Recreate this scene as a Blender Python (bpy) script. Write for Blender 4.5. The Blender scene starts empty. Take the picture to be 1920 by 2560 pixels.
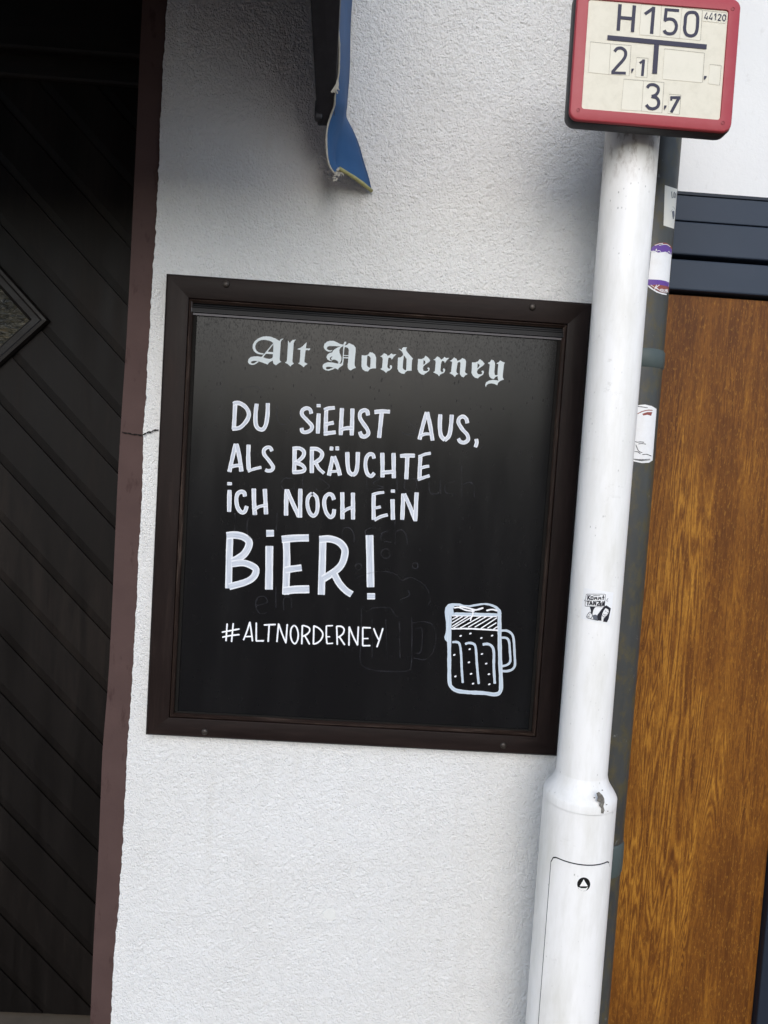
import bpy, bmesh, math, random
import numpy as np
from mathutils import Vector, Matrix
from mathutils.geometry import tessellate_polygon
random.seed(7)
SC = bpy.context.scene
COL = SC.collection
rad = math.radians

# ------------------------------------------------------------------ camera
F_PX = 1780.0                       # focal length in photograph pixels (1920 x 2560)
YAW, PITCH, ROLL = rad(-1.57), rad(-3.15), rad(-3.60)
CAM = np.array([0.0, -1.329, 1.30])
def _rot(y, p, r):
    cy, sy, cp, sp, cr, sr = math.cos(y), math.sin(y), math.cos(p), math.sin(p), math.cos(r), math.sin(r)
    return (np.array([[cy, -sy, 0], [sy, cy, 0], [0, 0, 1]]) @ np.array([[1, 0, 0], [0, cp, -sp], [0, sp, cp]])
            @ np.array([[cr, 0, sr], [0, 1, 0], [-sr, 0, cr]]))
RM = _rot(YAW, PITCH, ROLL)
cd = bpy.data.cameras.new('camera')
cd.sensor_fit = 'VERTICAL'; cd.sensor_height = 36.0; cd.lens = 36.0 * F_PX / 2560.0
cd.clip_start = 0.02; cd.clip_end = 500
cam = bpy.data.objects.new('camera', cd); COL.objects.link(cam)
M = Matrix.Identity(4)
for i in range(3):
    M[i][0], M[i][1], M[i][2], M[i][3] = RM[i, 0], RM[i, 2], -RM[i, 1], CAM[i]
cam.matrix_world = M
SC.camera = cam

# ------------------------------------------------------------------ sky, sun, exposure
SUN_EL, SUN_AZ = rad(29), rad(-2)   # azimuth measured from "straight out of the wall" towards +x
w = bpy.data.worlds.new('World'); SC.world = w; w.use_nodes = True
wn = w.node_tree; bg = wn.nodes['Background']
sky = wn.nodes.new('ShaderNodeTexSky'); sky.sky_type = 'NISHITA'; sky.sun_disc = False
sky.sun_elevation = SUN_EL; sky.sun_rotation = math.pi - SUN_AZ
sky.air_density = 1.0; sky.dust_density = 1.0; sky.ozone_density = 1.0
wn.links.new(sky.outputs[0], bg.inputs[0]); bg.inputs[1].default_value = 0.15
sl = bpy.data.lights.new('sun', 'SUN'); sl.energy = 0.8; sl.angle = rad(44); sl.color = (1.0, 0.98, 0.955)
so = bpy.data.objects.new('sun', sl); COL.objects.link(so)
sdir = Vector((math.cos(SUN_EL) * math.sin(SUN_AZ), -math.cos(SUN_EL) * math.cos(SUN_AZ), math.sin(SUN_EL)))
so.rotation_euler = sdir.to_track_quat('Z', 'Y').to_euler(); so.location = (1, -4, 5)
SC.view_settings.view_transform = 'Standard'; SC.view_settings.look = 'None'
SC.view_settings.exposure = 0.63; SC.view_settings.gamma = 1.0
SC.view_settings.use_curve_mapping = False

# ------------------------------------------------------------------ pixel -> place
def ray(u, v):
    return RM @ np.array([(u - 960) / F_PX, 1.0, -(v - 1280) / F_PX])
def P(u, v, y=0.0):
    """point where the photograph's pixel meets the vertical plane y"""
    d = ray(u, v); t = (y - CAM[1]) / d[1]
    return CAM + d * t
def crop(x0, y0, wpx, wout=1659.0):
    s = wpx / wout
    f = lambda p: (x0 + p[0] * s, y0 + p[1] * s)
    f.s = s
    return f
def on_plane(y, normal_lift=True):
    return lambda u, v, lift=0.0: P(u, v, y - lift)
def on_cyl(cx, cy, r):
    def f(u, v, lift=0.0):
        R = r + lift
        d = ray(u, v); ox, oy = CAM[0] - cx, CAM[1] - cy
        a = d[0] ** 2 + d[1] ** 2; b = 2 * (ox * d[0] + oy * d[1]); c = ox * ox + oy * oy - R * R
        disc = max(b * b - 4 * a * c, 0.0)
        t = (-b - math.sqrt(disc)) / (2 * a)
        q = CAM + d * t
        k = np.array([q[0] - cx, q[1] - cy]); k *= R / np.linalg.norm(k)
        return np.array([cx + k[0], cy + k[1], q[2]])
    return f

# ------------------------------------------------------------------ materials
def mat(name, col=(.5, .5, .5), rough=.5, spec=.5, metal=0.0):
    m = bpy.data.materials.new(name); m.use_nodes = True
    b = m.node_tree.nodes['Principled BSDF']
    b.inputs['Base Color'].default_value = (*col, 1); b.inputs['Roughness'].default_value = rough
    b.inputs['Specular IOR Level'].default_value = spec; b.inputs['Metallic'].default_value = metal
    return m
class G:
    """small helper for node graphs"""
    def __init__(s, m): s.t = m.node_tree; s.b = s.t.nodes['Principled BSDF']
    def n(s, ty, **k):
        x = s.t.nodes.new(ty)
        for a, v in k.items(): setattr(x, a, v)
        return x
    def l(s, a, b): s.t.links.new(a, b)
    def coord(s, scale=(1, 1, 1), kind='Object', rot=(0, 0, 0)):
        c = s.n('ShaderNodeTexCoord'); mp = s.n('ShaderNodeMapping')
        mp.inputs['Scale'].default_value = scale; mp.inputs['Rotation'].default_value = rot
        s.l(c.outputs[kind], mp.inputs[0]); return mp.outputs[0]
    def noise(s, vec, scale, detail=3, rough=.55, dist=0.0):
        x = s.n('ShaderNodeTexNoise'); s.l(vec, x.inputs['Vector'])
        x.inputs['Scale'].default_value = scale; x.inputs['Detail'].default_value = detail
        x.inputs['Roughness'].default_value = rough; x.inputs['Distortion'].default_value = dist
        return x.outputs['Fac']
    def voro(s, vec, scale, out='Distance', rnd=1.0):
        x = s.n('ShaderNodeTexVoronoi'); s.l(vec, x.inputs['Vector']); x.inputs['Scale'].default_value = scale
        x.inputs['Randomness'].default_value = rnd
        return x.outputs[out]
    def ramp(s, fac, stops, interp='LINEAR'):
        x = s.n('ShaderNodeValToRGB'); s.l(fac, x.inputs[0]); e = x.color_ramp.elements
        x.color_ramp.interpolation = interp
        while len(e) < len(stops): e.new(.5)
        for k, (p, c) in enumerate(stops):
            e[k].position = p; e[k].color = (*c, 1) if hasattr(c, '__len__') else (c, c, c, 1)
        return x.outputs[0]
    def mix(s, fac, a, b, mode='MIX'):
        x = s.n('ShaderNodeMix', data_type='RGBA', blend_type=mode)
        for sock, v in ((x.inputs[0], fac), (x.inputs[6], a), (x.inputs[7], b)):
            if hasattr(v, 'is_output'): s.l(v, sock)
            elif hasattr(v, '__len__'): sock.default_value = (*v, 1)
            else: sock.default_value = v if sock is x.inputs[0] or sock.type == 'VALUE' else (v, v, v, 1)
        return x.outputs[2]
    def math(s, op, a, b=0.0, c=0.0):
        x = s.n('ShaderNodeMath', operation=op)
        for k, v in enumerate((a, b, c)):
            if hasattr(v, 'is_output'): s.l(v, x.inputs[k])
            else: x.inputs[k].default_value = v
        return x.outputs[0]
    def sep(s, vec):
        x = s.n('ShaderNodeSeparateXYZ'); s.l(vec, x.inputs[0]); return x.outputs
    def bump(s, h, strength=.3, dist=.001):
        x = s.n('ShaderNodeBump'); x.inputs['Strength'].default_value = strength; x.inputs['Distance'].default_value = dist
        s.l(h, x.inputs['Height']); s.l(x.outputs[0], s.b.inputs['Normal'])
    def col(s, c): s.l(c, s.b.inputs['Base Color'])
    def rough(s, c): s.l(c, s.b.inputs['Roughness'])

MT = {}
# rough white render
m = MT['stucco'] = mat('white_roughcast', (.8, .8, .79), .9, .2); g = G(m)
v = g.coord()
dirt = g.ramp(g.noise(v, 2.2, 4, .6), [(.35, (.80, .80, .79)), (.62, (.76, .755, .735))])
spk = g.ramp(g.voro(v, 75), [(.03, 1.0), (.075, 0.0)])
spk = g.math('MULTIPLY', spk, g.ramp(g.noise(v, 14, 2), [(.60, 0.0), (.70, .75)]))
drip = g.ramp(g.noise(g.coord((1, 1, .10)), 34, 4, .6), [(.52, 0.0), (.74, .5)])
drip = g.math('MULTIPLY', drip, g.ramp(g.noise(v, 3.1, 3), [(.48, 0.0), (.66, 1.0)]))
pit_shade = g.math('MULTIPLY', g.ramp(g.voro(v, 190), [(.06, 1.0), (.15, 0.0)]), g.ramp(g.noise(v, 9, 3), [(.42, 0.0), (.62, .45)]))  # grey specks put into the colour for the shade in fine pits
base = g.mix(drip, dirt, (.62, .60, .55))
base = g.mix(pit_shade, base, (.36, .35, .33))
g.col(g.mix(spk, base, (.30, .29, .27)))
zst = g.ramp(g.math('MULTIPLY_ADD', g.sep(v)[2], 1.0, -1.0), [(.45, .85), (.72, 1.05)])      # coarser coat above the board
pit = g.ramp(g.voro(g.coord((1, 1, .8), 'Object', (0, rad(25), 0)), 260), [(.0, 0.0), (.55, 1.0)])
hh = g.math('ADD', g.math('MULTIPLY', g.noise(v, 300, 3, .65, .3), 1.0), g.math('MULTIPLY', pit, .45))
g.bump(g.math("MULTIPLY", hh, zst), .95, .0034)
# neighbour's smooth render
m = MT['smooth_render'] = mat('white_smooth_render', (.8, .8, .8), .85, .25); g = G(m); v = g.coord()
sp2 = g.ramp(g.noise(g.coord((1, 1, .5)), 60, 4, .7), [(.60, 0.0), (.72, .35)])
g.col(g.mix(sp2, g.ramp(g.noise(v, 4, 5, .65), [(.3, (.82, .82, .81)), (.7, (.77, .775, .77))]), (.60, .59, .57)))
g.bump(g.noise(v, 110, 5, .7), .5, .0018)
# painted brown band
m = MT['brown_band'] = mat('brown_masonry_paint', (.07, .04, .036), .75, .25); g = G(m); v = g.coord()
g.col(g.mix(g.ramp(g.noise(g.coord((1, 1, .35)), 45, 4, .7), [(.58, 0.0), (.70, .7)]),
            g.ramp(g.noise(v, 12, 4), [(.3, (.082, .049, .044)), (.7, (.068, .040, .036))]), (.042, .020, .017)))
g.bump(g.noise(v, 60, 5, .6), .35, .0015)
def wood(name, c0, c1, c2, stretch, rough=.4, scale=30, bump=.25, spec=.4, rot=(0, 0, 0), vary=0.0):
    m = mat(name, c0, rough, spec); g = G(m); v = g.coord(stretch, 'Object', rot)
    n1 = g.noise(v, scale, 5, .62, .4); n2 = g.noise(v, scale * 6, 3, .6)
    f = g.math('ADD', g.math('MULTIPLY', n1, .65), g.math('MULTIPLY', n2, .35))
    oi = g.n('ShaderNodeObjectInfo'); f = g.math('ADD', f, g.math('MULTIPLY_ADD', oi.outputs['Random'], vary, -.5 * vary))
    g.col(g.ramp(f, [(.32, c0), (.52, c1), (.70, c2)])); g.bump(f, bump, .0008)
    rr = g.ramp(n1, [(.3, rough - .07), (.7, rough + .12)]); g.rough(rr)
    return m
FC = ((.0070, .0040, .0034), (.0125, .0072, .0062), (.022, .0135, .0110))
MT['frame_h'] = wood('dark_stained_wood_horizontal', *FC, (.10, 1, 1), .42, 40, .35, .13)
MT['frame_v'] = wood('dark_stained_wood_vertical', *FC, (1, 1, .10), .42, 40, .35, .13)
BC = ((.018, .0105, .0085), (.034, .021, .016), (.12, .085, .065))
MT['bead_h'] = wood('worn_brown_bead_horizontal', *BC, (.12, 1, 1), .42, 50)
MT['bead_v'] = wood('worn_brown_bead_vertical', *BC, (1, 1, .12), .42, 50)
DC = ((.0036, .0027, .0023), (.0062, .0046, .0038), (.0120, .0088, .0070))
MT['door_wood'] = wood('black_brown_door_stain', *DC, (1, 1, .10), .5, 26, .3, .15, (0, rad(-45), 0), .22)
MT['door_rail'] = wood('black_brown_rail_stain', *DC, (.1, 1, 1), .5, 26, .25, .3)
# black writing panel: gloss dulled by dust and dried drops
m = MT['panel'] = mat('black_writing_panel', (.008, .008, .009), .30, .5); g = G(m); v = g.coord()
vs = g.coord((1, 1, .45))
spots = g.math('MULTIPLY', g.ramp(g.voro(vs, 130), [(.10, 1.0), (.24, 0.0)]), g.ramp(g.noise(v, 40, 3), [(.50, 0.0), (.60, 1.0)]))
fine = g.ramp(g.noise(vs, 420, 3, .7), [(.50, 0.0), (.68, 1.0)])
zz = g.sep(g.coord())[2]
up = g.ramp(g.math('MULTIPLY_ADD', zz, 2.5, -3.45), [(.15, .0), (.62, 1.0)])
sp = g.math('MAXIMUM', g.math('MULTIPLY', spots, .35), g.math('MULTIPLY', g.math('MULTIPLY', fine, up), .6))
smear = g.noise(g.coord((3.0, 1, .6)), 5, 4, .6)
g.col(g.mix(g.ramp(smear, [(.45, 0.0), (.75, .6)]), (.0042, .0042, .0048), (.0085, .0085, .009)))
g.rough(g.mix(sp, g.ramp(smear, [(.3, .20), (.7, .27)]), .6))
g.l(g.ramp(sp, [(0, .24), (1, .05)]), g.b.inputs['Specular IOR Level'])
# marker paint: thinner along the middle of a stroke, streaked along it
def marker(name, lo, hi, streak):
    m = mat(name, hi, .55, .3); g = G(m)
    uv = g.sep(g.coord((1, 1, 1), 'UV'))
    cmb = g.n('ShaderNodeCombineXYZ'); g.l(g.math('MULTIPLY', uv[0], streak), cmb.inputs[0])
    g.l(g.math('MULTIPLY', uv[1], 28.0), cmb.inputs[1])
    st = g.noise(cmb.outputs[0], 1.0, 4, .7)
    e = g.math('ABSOLUTE', g.math('SUBTRACT', uv[0], .5))
    e = g.ramp(e, [(.24, 0.0), (.46, 1.0)])
    f = g.math('ADD', g.math('MULTIPLY', g.ramp(st, [(.33, 0.0), (.66, 1.0)]), .62), g.math('MULTIPLY', e, .55))
    g.col(g.mix(f, lo, hi)); return m
MT['marker'] = marker('white_chalk_marker', (.38, .42, .51), (.92, .93, .94), 8.0)
MT['marker_big'] = marker('white_chalk_marker_broad', (.36, .41, .50), (.90, .915, .93), 14.0)
MT['marker_thin'] = mat('white_chalk_marker_fine', (.86, .87, .90), .55, .3)
MT['mug_blue'] = marker('pale_blue_chalk_marker', (.43, .52, .62), (.68, .75, .81), 7.0)
MT['vinyl'] = mat('pale_grey_vinyl', (.55, .60, .61), .45, .4)
m = MT['ghost'] = mat('wiped_marker_trace', (.05, .05, .06), .6, .2); g = G(m)
tr = g.n('ShaderNodeBsdfTransparent'); mx = g.n('ShaderNodeMixShader')
g.l(g.ramp(g.noise(g.coord(), 60, 3), [(.38, .0), (.66, .40)]), mx.inputs[0])
g.l(tr.outputs[0], mx.inputs[1]); g.l(g.b.outputs[0], mx.inputs[2])
g.l(mx.outputs[0], g.t.nodes['Material Output'].inputs[0])
MT['black_alu'] = mat('black_anodised_rail', (.0045, .005, .006), .42, .16)
MT['bare_alu'] = mat('bare_metal_edge', (.34, .33, .35), .5, .4, 0)
MT['bolt'] = mat('dark_bronze_bolt', (.045, .036, .03), .42, .5, .4)
# white post paint
def post(name, zdirt):
    m = mat(name, (.78, .79, .79), .5, .25); g = G(m); v = g.coord()
    z = g.sep(v)[2]
    dots = g.math('MULTIPLY', g.ramp(g.voro(g.coord((1, 1, .6)), 150), [(.10, 1.0), (.2, 0.0)]), g.ramp(g.noise(v, 25, 3), [(.56, 0.0), (.66, .8)]))
    film = g.ramp(g.noise(g.coord((1, 1, .22)), 22, 5, .65), [(.42, 0.0), (.72, .75)])
    base = g.mix(film, (.87, .86, .84), (.66, .645, .59))
    base = g.mix(g.math('MULTIPLY', dots, .8), base, (.26, .25, .23))
    scuff = g.ramp(g.noise(g.coord((1, 1, 1.6), 'Object', (0, rad(12), 0)), 38, 6, .75), [(.60, 0.0), (.72, .5)])
    base = g.mix(g.math('MULTIPLY', scuff, g.ramp(g.noise(v, 6, 2), [(.50, 0.0), (.64, 1.0)])), base, (.42, .40, .36))
    near = g.ramp(g.math('MULTIPLY_ADD', z, 12.0, -12.0 * (zdirt - .075)), [(.0, 0.0), (1.0, 1.0)])
    run = g.ramp(g.noise(g.coord((1, 1, .4)), 75, 4, .7), [(.50, 0.0), (.66, 1.0)])
    base = g.mix(g.math('MULTIPLY', near, run), base, (.17, .115, .07))
    base = g.mix(g.math('MULTIPLY', near, .42), base, (.33, .31, .28))
    g.col(base); g.rough(g.ramp(film, [(0, .38), (1, .6)])); g.bump(g.noise(v, 120, 4), .12, .0006)
    return m
# zinc downpipe
m = MT['zinc'] = mat('weathered_dark_zinc', (.1, .1, .1), .5, .5); g = G(m); v = g.coord()
b0 = g.ramp(g.noise(g.coord((1, 1, .15)), 18, 5, .65), [(.3, (.036, .038, .037)), (.7, (.062, .064, .060))])
b0 = g.mix(g.ramp(g.noise(g.coord((1, 1, .6)), 42, 5, .72), [(.48, 0.0), (.62, .9)]), b0, (.078, .066, .032))
b0 = g.mix(g.ramp(g.noise(v, 31, 4, .7), [(.66, 0.0), (.74, .8)]), b0, (.24, .25, .24))
g.col(b0); g.rough(g.ramp(g.noise(v, 25, 4), [(.3, .42), (.7, .62)]))
MT['zinc_collar'] = mat('green_tinged_zinc', (.065, .085, .082), .55, .4)
# enamel sign
def worn(name, c, c2, rough=.45, scale=35, amt=.6, spec=.4):
    m = mat(name, c, rough, spec); g = G(m); v = g.coord()
    g.col(g.mix(g.ramp(g.noise(v, scale, 5, .7), [(.45, 0.0), (.75, amt)]), c, c2)); g.bump(g.noise(v, 160, 4), .08, .0006)
    return m
MT['sign_red'] = worn('faded_red_plastic', (.38, .048, .060), (.42, .085, .095), .45, 14)
MT['sign_cream'] = worn('cream_plastic_face', (.72, .68, .56), (.60, .565, .45), .45, 60, .65)
MT['sign_tile'] = worn('cream_plastic_tile', (.73, .695, .58), (.64, .61, .50), .42, 50, .5)
MT['sign_black'] = worn('black_plastic_tray', (.02, .021, .025), (.05, .055, .04), .5, 30)
MT['sign_ink'] = mat('blue_black_ink', (.030, .029, .058), .5, .3)
MT['gap'] = mat('dirty_joint', (.40, .38, .33), .9, .1)
MT['gap_dark'] = mat('black_joint', (.012, .011, .010), .9, .1)
MT['red_dark'] = mat('dark_red_plastic', (.28, .03, .04), .45, .4)
# awning
m = MT['awning'] = mat('blue_awning_cloth', (.028, .105, .27), .6, .3); g = G(m); v = g.coord()
g.col(g.ramp(g.noise(v, 14, 4, .6), [(.3, (.020, .075, .190)), (.7, (.030, .098, .235))])); g.bump(g.noise(v, 320, 2), .15, .0005)
MT['bounce_dark'] = mat('dark_bounce_screen', (.06, .05, .042), .8, .2)  # for the unseen sheet added under the canopy
MT['piping'] = worn('yellowed_hem', (.38, .36, .16), (.22, .22, .08), .8, 90)
MT['hem_pale'] = worn('frayed_pale_hem', (.52, .49, .42), (.28, .26, .2), .9, 110)
MT['black_iron'] = worn('black_painted_iron', (.010, .010, .013), (.03, .03, .034), .5, 70, .5)
# slate boards and oak film
MT['slate'] = worn('slate_blue_lacquer', (.028, .040, .062), (.036, .050, .074), .5, 6, .5, .3)
MT['slate_dark'] = mat('slate_blue_frame', (.014, .020, .032), .5, .3)
m = MT['oak'] = mat('golden_oak_film', (.25, .12, .03), .5, .18); g = G(m)
v = g.coord((1, 1, .085)); v2 = g.coord((1, 1, .18))
warp = g.noise(g.coord((1, 1, .25)), 9.0, 4, .6)
fig = g.noise(g.coord((1.0, 1, .075)), 15.0, 3, .5, .5)          # broad figure whose level lines are the growth rings
rings = g.math('ABSOLUTE', g.math('SUBTRACT', g.math('FRACT', g.math('MULTIPLY', g.math('ADD', fig, g.math('MULTIPLY', warp, .08)), 34.0)), .5))
rings = g.ramp(rings, [(.12, 0.0), (.40, 1.0)])
zone = g.ramp(g.noise(g.coord((1, 1, .35)), 7.5, 3, .5), [(.46, 0.0), (.60, 1.0)])
fine = g.noise(v, 150, 5, .72); pores = g.ramp(g.noise(v2, 420, 3, .7), [(.46, 0.0), (.60, 1.0)])
broad = g.noise(v, 16, 4, .6, .4); cloud = g.noise(g.coord((1, 1, .4)), 6, 3, .5)
f = g.math('ADD', g.math('MULTIPLY', g.math('MULTIPLY', rings, zone), .26), g.math('ADD', g.math('MULTIPLY', fine, .46), g.math('MULTIPLY', broad, .34)))
f = g.math('ADD', f, g.math('MULTIPLY_ADD', cloud, .14, -.01))
f = g.math('ADD', f, g.ramp(g.noise(g.coord((1, 1, .045)), 55, 3, .6), [(.56, 0.0), (.70, .11)]))
c = g.ramp(f, [(.38, (.095, .031, .0055)), (.50, (.180, .065, .0092)), (.63, (.270, .108, .0135)), (.82, (.43, .195, .026))])
flk = g.ramp(g.noise(g.coord((1, 1, .32)), 300, 3, .7), [(.56, 0.0), (.66, .55)])
c = g.mix(flk, c, (.36, .165, .026))
c = g.mix(g.math('MULTIPLY', pores, .45), c, (.085, .030, .0075)); g.col(c); g.bump(fine, .12, .0006)
# the rest
m = MT['glass'] = mat('dark_hammered_glass', (.020, .018, .010), .22, .22); g = G(m); v = g.coord((1, 1, 1.0))
g.col(g.ramp(g.noise(g.coord((.6, 1, 1.6), 'Object', (0, rad(20), 0)), 55, 4, .7, .6), [(.42, (.008, .008, .005)), (.58, (.035, .03, .016)), (.72, (.12, .085, .05))]))
g.bump(g.noise(g.coord((.6, 1, 1.6), 'Object', (0, rad(20), 0)), 75, 3, .6, .5), .9, .004)
m = MT['paving'] = mat('brown_clinker_paving', (.24, .18, .15), .85, .3); g = G(m); v = g.coord()
bk = g.n('ShaderNodeTexBrick'); g.l(v, bk.inputs['Vector']); bk.inputs['Scale'].default_value = 5.0
bk.inputs['Color1'].default_value = (.27, .205, .165, 1); bk.inputs['Color2'].default_value = (.20, .15, .12, 1)
bk.inputs['Mortar'].default_value = (.10, .085, .07, 1); bk.inputs['Mortar Size'].default_value = .012
g.col(g.mix(g.ramp(g.noise(v, 8, 5), [(.4, 0.0), (.7, .4)]), bk.outputs[0], (.13, .105, .09)))
MT['step'] = worn('tan_stone_step', (.10, .080, .058), (.06, .050, .038), .8, 25)
MT['paper'] = worn('white_sticker_paper', (.84, .845, .85), (.72, .71, .68), .5, 60, .5)
MT['paper_cream'] = worn('yellowed_sticker_paper', (.72, .71, .64), (.66, .66, .68), .5, 30, .8)
MT['purple'] = mat('purple_print', (.13, .058, .30), .5, .3)
MT['brick_red'] = mat('brown_red_print', (.27, .075, .06), .5, .3)
MT['white_print'] = mat('white_print', (.78, .78, .78), .5, .3)
MT['ink'] = mat('black_print', (.014, .014, .022), .5, .3)
MT['ink_grey'] = mat('grey_print', (.12, .13, .16), .5, .3)
MT['scar'] = worn('flaked_grey_metal', (.13, .12, .105), (.35, .33, .28), .7, 160, .8)
MT['plug'] = worn('grey_white_filler', (.74, .74, .71), (.66, .66, .62), .7, 80)

# ------------------------------------------------------------------ mesh helpers
class MB:
    def __init__(s): s.v = []; s.f = []; s.uv = {}
    def add(s, verts, faces, uvs=None):
        o = len(s.v); s.v += [tuple(map(float, q)) for q in verts]
        for f in faces: s.f.append(tuple(i + o for i in f))
        if uvs is not None:
            for i, t in enumerate(uvs): s.uv[o + i] = t
    def box(s, x0, x1, y0, y1, z0, z1):
        s.add([(x0, y0, z0), (x1, y0, z0), (x1, y1, z0), (x0, y1, z0), (x0, y0, z1), (x1, y0, z1), (x1, y1, z1), (x0, y1, z1)],
              [(0, 3, 2, 1), (4, 5, 6, 7), (0, 1, 5, 4), (1, 2, 6, 5), (2, 3, 7, 6), (3, 0, 4, 7)])
    def prism(s, front, back):
        """closed solid between two matching outlines (front faces the street)"""
        n = len(front); o = list(front) + list(back)
        tri = tessellate_polygon([[Vector(map(float, q)) for q in front]])
        fs = [tuple(t) for t in tri] + [tuple(n + i for i in reversed(t)) for t in tri]
        fs += [(i, (i + 1) % n, n + (i + 1) % n, n + i) for i in range(n)]
        s.add(o, fs)
    def rev(s, cx, cy, prof, n=64, caps=True):
        """surface of revolution about a vertical axis; prof = [(r, z), ...]"""
        vs = []; fs = []
        for r, z in prof:
            vs += [(cx + r * math.cos(2 * math.pi * k / n), cy + r * math.sin(2 * math.pi * k / n), z) for k in range(n)]
        for a in range(len(prof) - 1):
            for k in range(n):
                k2 = (k + 1) % n
                fs.append((a * n + k, a * n + k2, (a + 1) * n + k2, (a + 1) * n + k))
        if caps: fs += [tuple(range(n - 1, -1, -1)), tuple((len(prof) - 1) * n + k for k in range(n))]
        s.add(vs, fs)
    def poly(s, F, cr, pts, holes=(), lift=0.0, bands=0):
        if bands:                                     # cut into upright bands so that it follows a round surface
            xs = [p[0] for p in pts]; a, b = min(xs), max(xs)
            for k in range(bands):
                lo, hi = a + (b - a) * k / bands, a + (b - a) * (k + 1) / bands
                q = clip(clip(list(pts), -1, 0, -lo), 1, 0, hi)
                if len(q) > 2: s.poly(F, cr, q, (), lift)
            return
        loops = [[cr(p) for p in pts]] + [[cr(p) for p in h] for h in holes]
        vec = [[Vector((p[0], p[1], 0)) for p in L] for L in loops]
        tri = tessellate_polygon(vec); flat = [p for L in loops for p in L]
        s.add([F(p[0], p[1], lift) for p in flat], [tuple(t) for t in tri], [(.5, .0)] * len(flat))
    def ribbon(s, F, cr, pts, width, lift=0.0, smooth=True, cap=.35, wob=0.04, closed=False):
        p = np.array([cr(q) for q in pts], float); wd = width * cr.s
        if closed: p = np.vstack([p, p[:1]])
        if smooth and len(p) > 2: p = catmull(p, closed)
        # even resample
        d = np.r_[0, np.cumsum(np.linalg.norm(np.diff(p, axis=0), axis=1))]
        L = d[-1]; n = max(int(L / max(1.3, wd * .12)), 4); n = min(n, 160)
        t = np.linspace(0, L, n + 1)
        if not closed:
            r = wd * .5 * cap; ex = [x for x in (r * .12, r * .45, L - r * .45, L - r * .12) if 0 < x < L]
            t = np.unique(np.r_[t, ex])
        q = np.stack([np.interp(t, d, p[:, 0]), np.interp(t, d, p[:, 1])], 1)
        tg = np.gradient(q, axis=0); 
        if closed: tg[0] = tg[-1] = (q[1] - q[-2])
        tg /= np.maximum(np.linalg.norm(tg, axis=1), 1e-9)[:, None]
        nm = np.stack([-tg[:, 1], tg[:, 0]], 1)
        ph = random.uniform(0, 50); hw = wd * .5 * (1 + wob * (np.sin(t / wd * 1.3 + ph) + .6 * np.sin(t / wd * 3.1 + ph * 2)))
        if not closed and cap > 0:
            r = wd * .5 * cap; e = np.minimum(t, L - t)
            k = np.where(e < r, (1 - cap) + cap * np.sqrt(np.clip(1 - (1 - e / r) ** 2, 0, 1)), 1.0); hw = hw * k
        vs = []; uv = []; v0 = random.uniform(0, 9)
        for i in range(len(t)):
            a = q[i] + nm[i] * hw[i]; b = q[i] - nm[i] * hw[i]
            vs += [F(a[0], a[1], lift), F(b[0], b[1], lift)]
            vv = v0 + t[i] * .0007
            uv += [(0, vv), (1, vv)]
        s.add(vs, [(2 * i, 2 * i + 1, 2 * i + 3, 2 * i + 2) for i in range(len(t) - 1)], uv)
    def build(s, name, material, parent=None, smooth=False, fix=True):
        me = bpy.data.meshes.new(name); me.from_pydata(s.v, [], s.f)
        if s.uv:
            ul = me.uv_layers.new(name='UVMap')
            for lp in me.loops: ul.data[lp.index].uv = s.uv.get(lp.vertex_index, (.5, 0))
        if fix:
            b = bmesh.new(); b.from_mesh(me); bmesh.ops.recalc_face_normals(b, faces=b.faces); b.to_mesh(me); b.free()
        if smooth: me.polygons.foreach_set('use_smooth', [True] * len(me.polygons))
        me.materials.append(MT[material] if isinstance(material, str) else material)
        o = bpy.data.objects.new(name, me); COL.objects.link(o)
        if parent is not None: o.parent = parent
        return o
def catmull(p, closed=False, k=10):
    if closed: q = np.vstack([p[-2], p, p[1]])
    else: q = np.vstack([2 * p[0] - p[1], p, 2 * p[-1] - p[-2]])
    out = []
    for i in range(1, len(q) - 2):
        a, b, c, d = q[i - 1], q[i], q[i + 1], q[i + 2]
        for t in np.linspace(0, 1, k, endpoint=False):
            out.append(.5 * (2 * b + (c - a) * t + (2 * a - 5 * b + 4 * c - d) * t * t + (3 * b - a - 3 * c + d) * t ** 3))
    out.append(q[-2]); return np.array(out)
def clip(poly, a, b, c):                              # keep a*x+b*z <= c
    out = []
    for i in range(len(poly)):
        p, q = poly[i], poly[(i + 1) % len(poly)]
        dp, dq = a * p[0] + b * p[1] - c, a * q[0] + b * q[1] - c
        if dp <= 0: out.append(p)
        if dp * dq < 0:
            k = dp / (dp - dq); out.append((p[0] + (q[0] - p[0]) * k, p[1] + (q[1] - p[1]) * k))
    return out
def auto_smooth(o, ang=35):
    me = o.data; me.polygons.foreach_set('use_smooth', [True] * len(me.polygons))
    b = bmesh.new(); b.from_mesh(me)
    for e in b.edges:
        if len(e.link_faces) == 2 and e.calc_face_angle(0) > rad(ang): e.smooth = False
    b.to_mesh(me); b.free()
def bevel(o, width, seg=2):
    md = o.modifiers.new('bevel', 'BEVEL'); md.width = width; md.segments = seg; md.limit_method = 'ANGLE'; md.angle_limit = rad(40)
    return o
def thing(name, label, cat, group=None, kind=None, loc=(0, 0, 0)):
    """Empty at the thing's base; its parts keep world coordinates (parent inverse set by part())"""
    o = bpy.data.objects.new(name, None); COL.objects.link(o); o.empty_display_size = .05
    o.location = loc
    o['label'] = label; o['category'] = cat; o['kind'] = 'thing'
    if group: o['group'] = group
    return o
def struct(o):
    o['kind'] = 'structure'; return o

# ------------------------------------------------------------------ setting: ground and step
Z_SILL = P(110, 2547, .10)[2]
Z_GND = Z_SILL - .16
mb = MB(); mb.box(-60, 60, -60, 20, Z_GND - .3, Z_GND); pav = mb.build('pavement', 'paving'); struct(pav)

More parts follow.
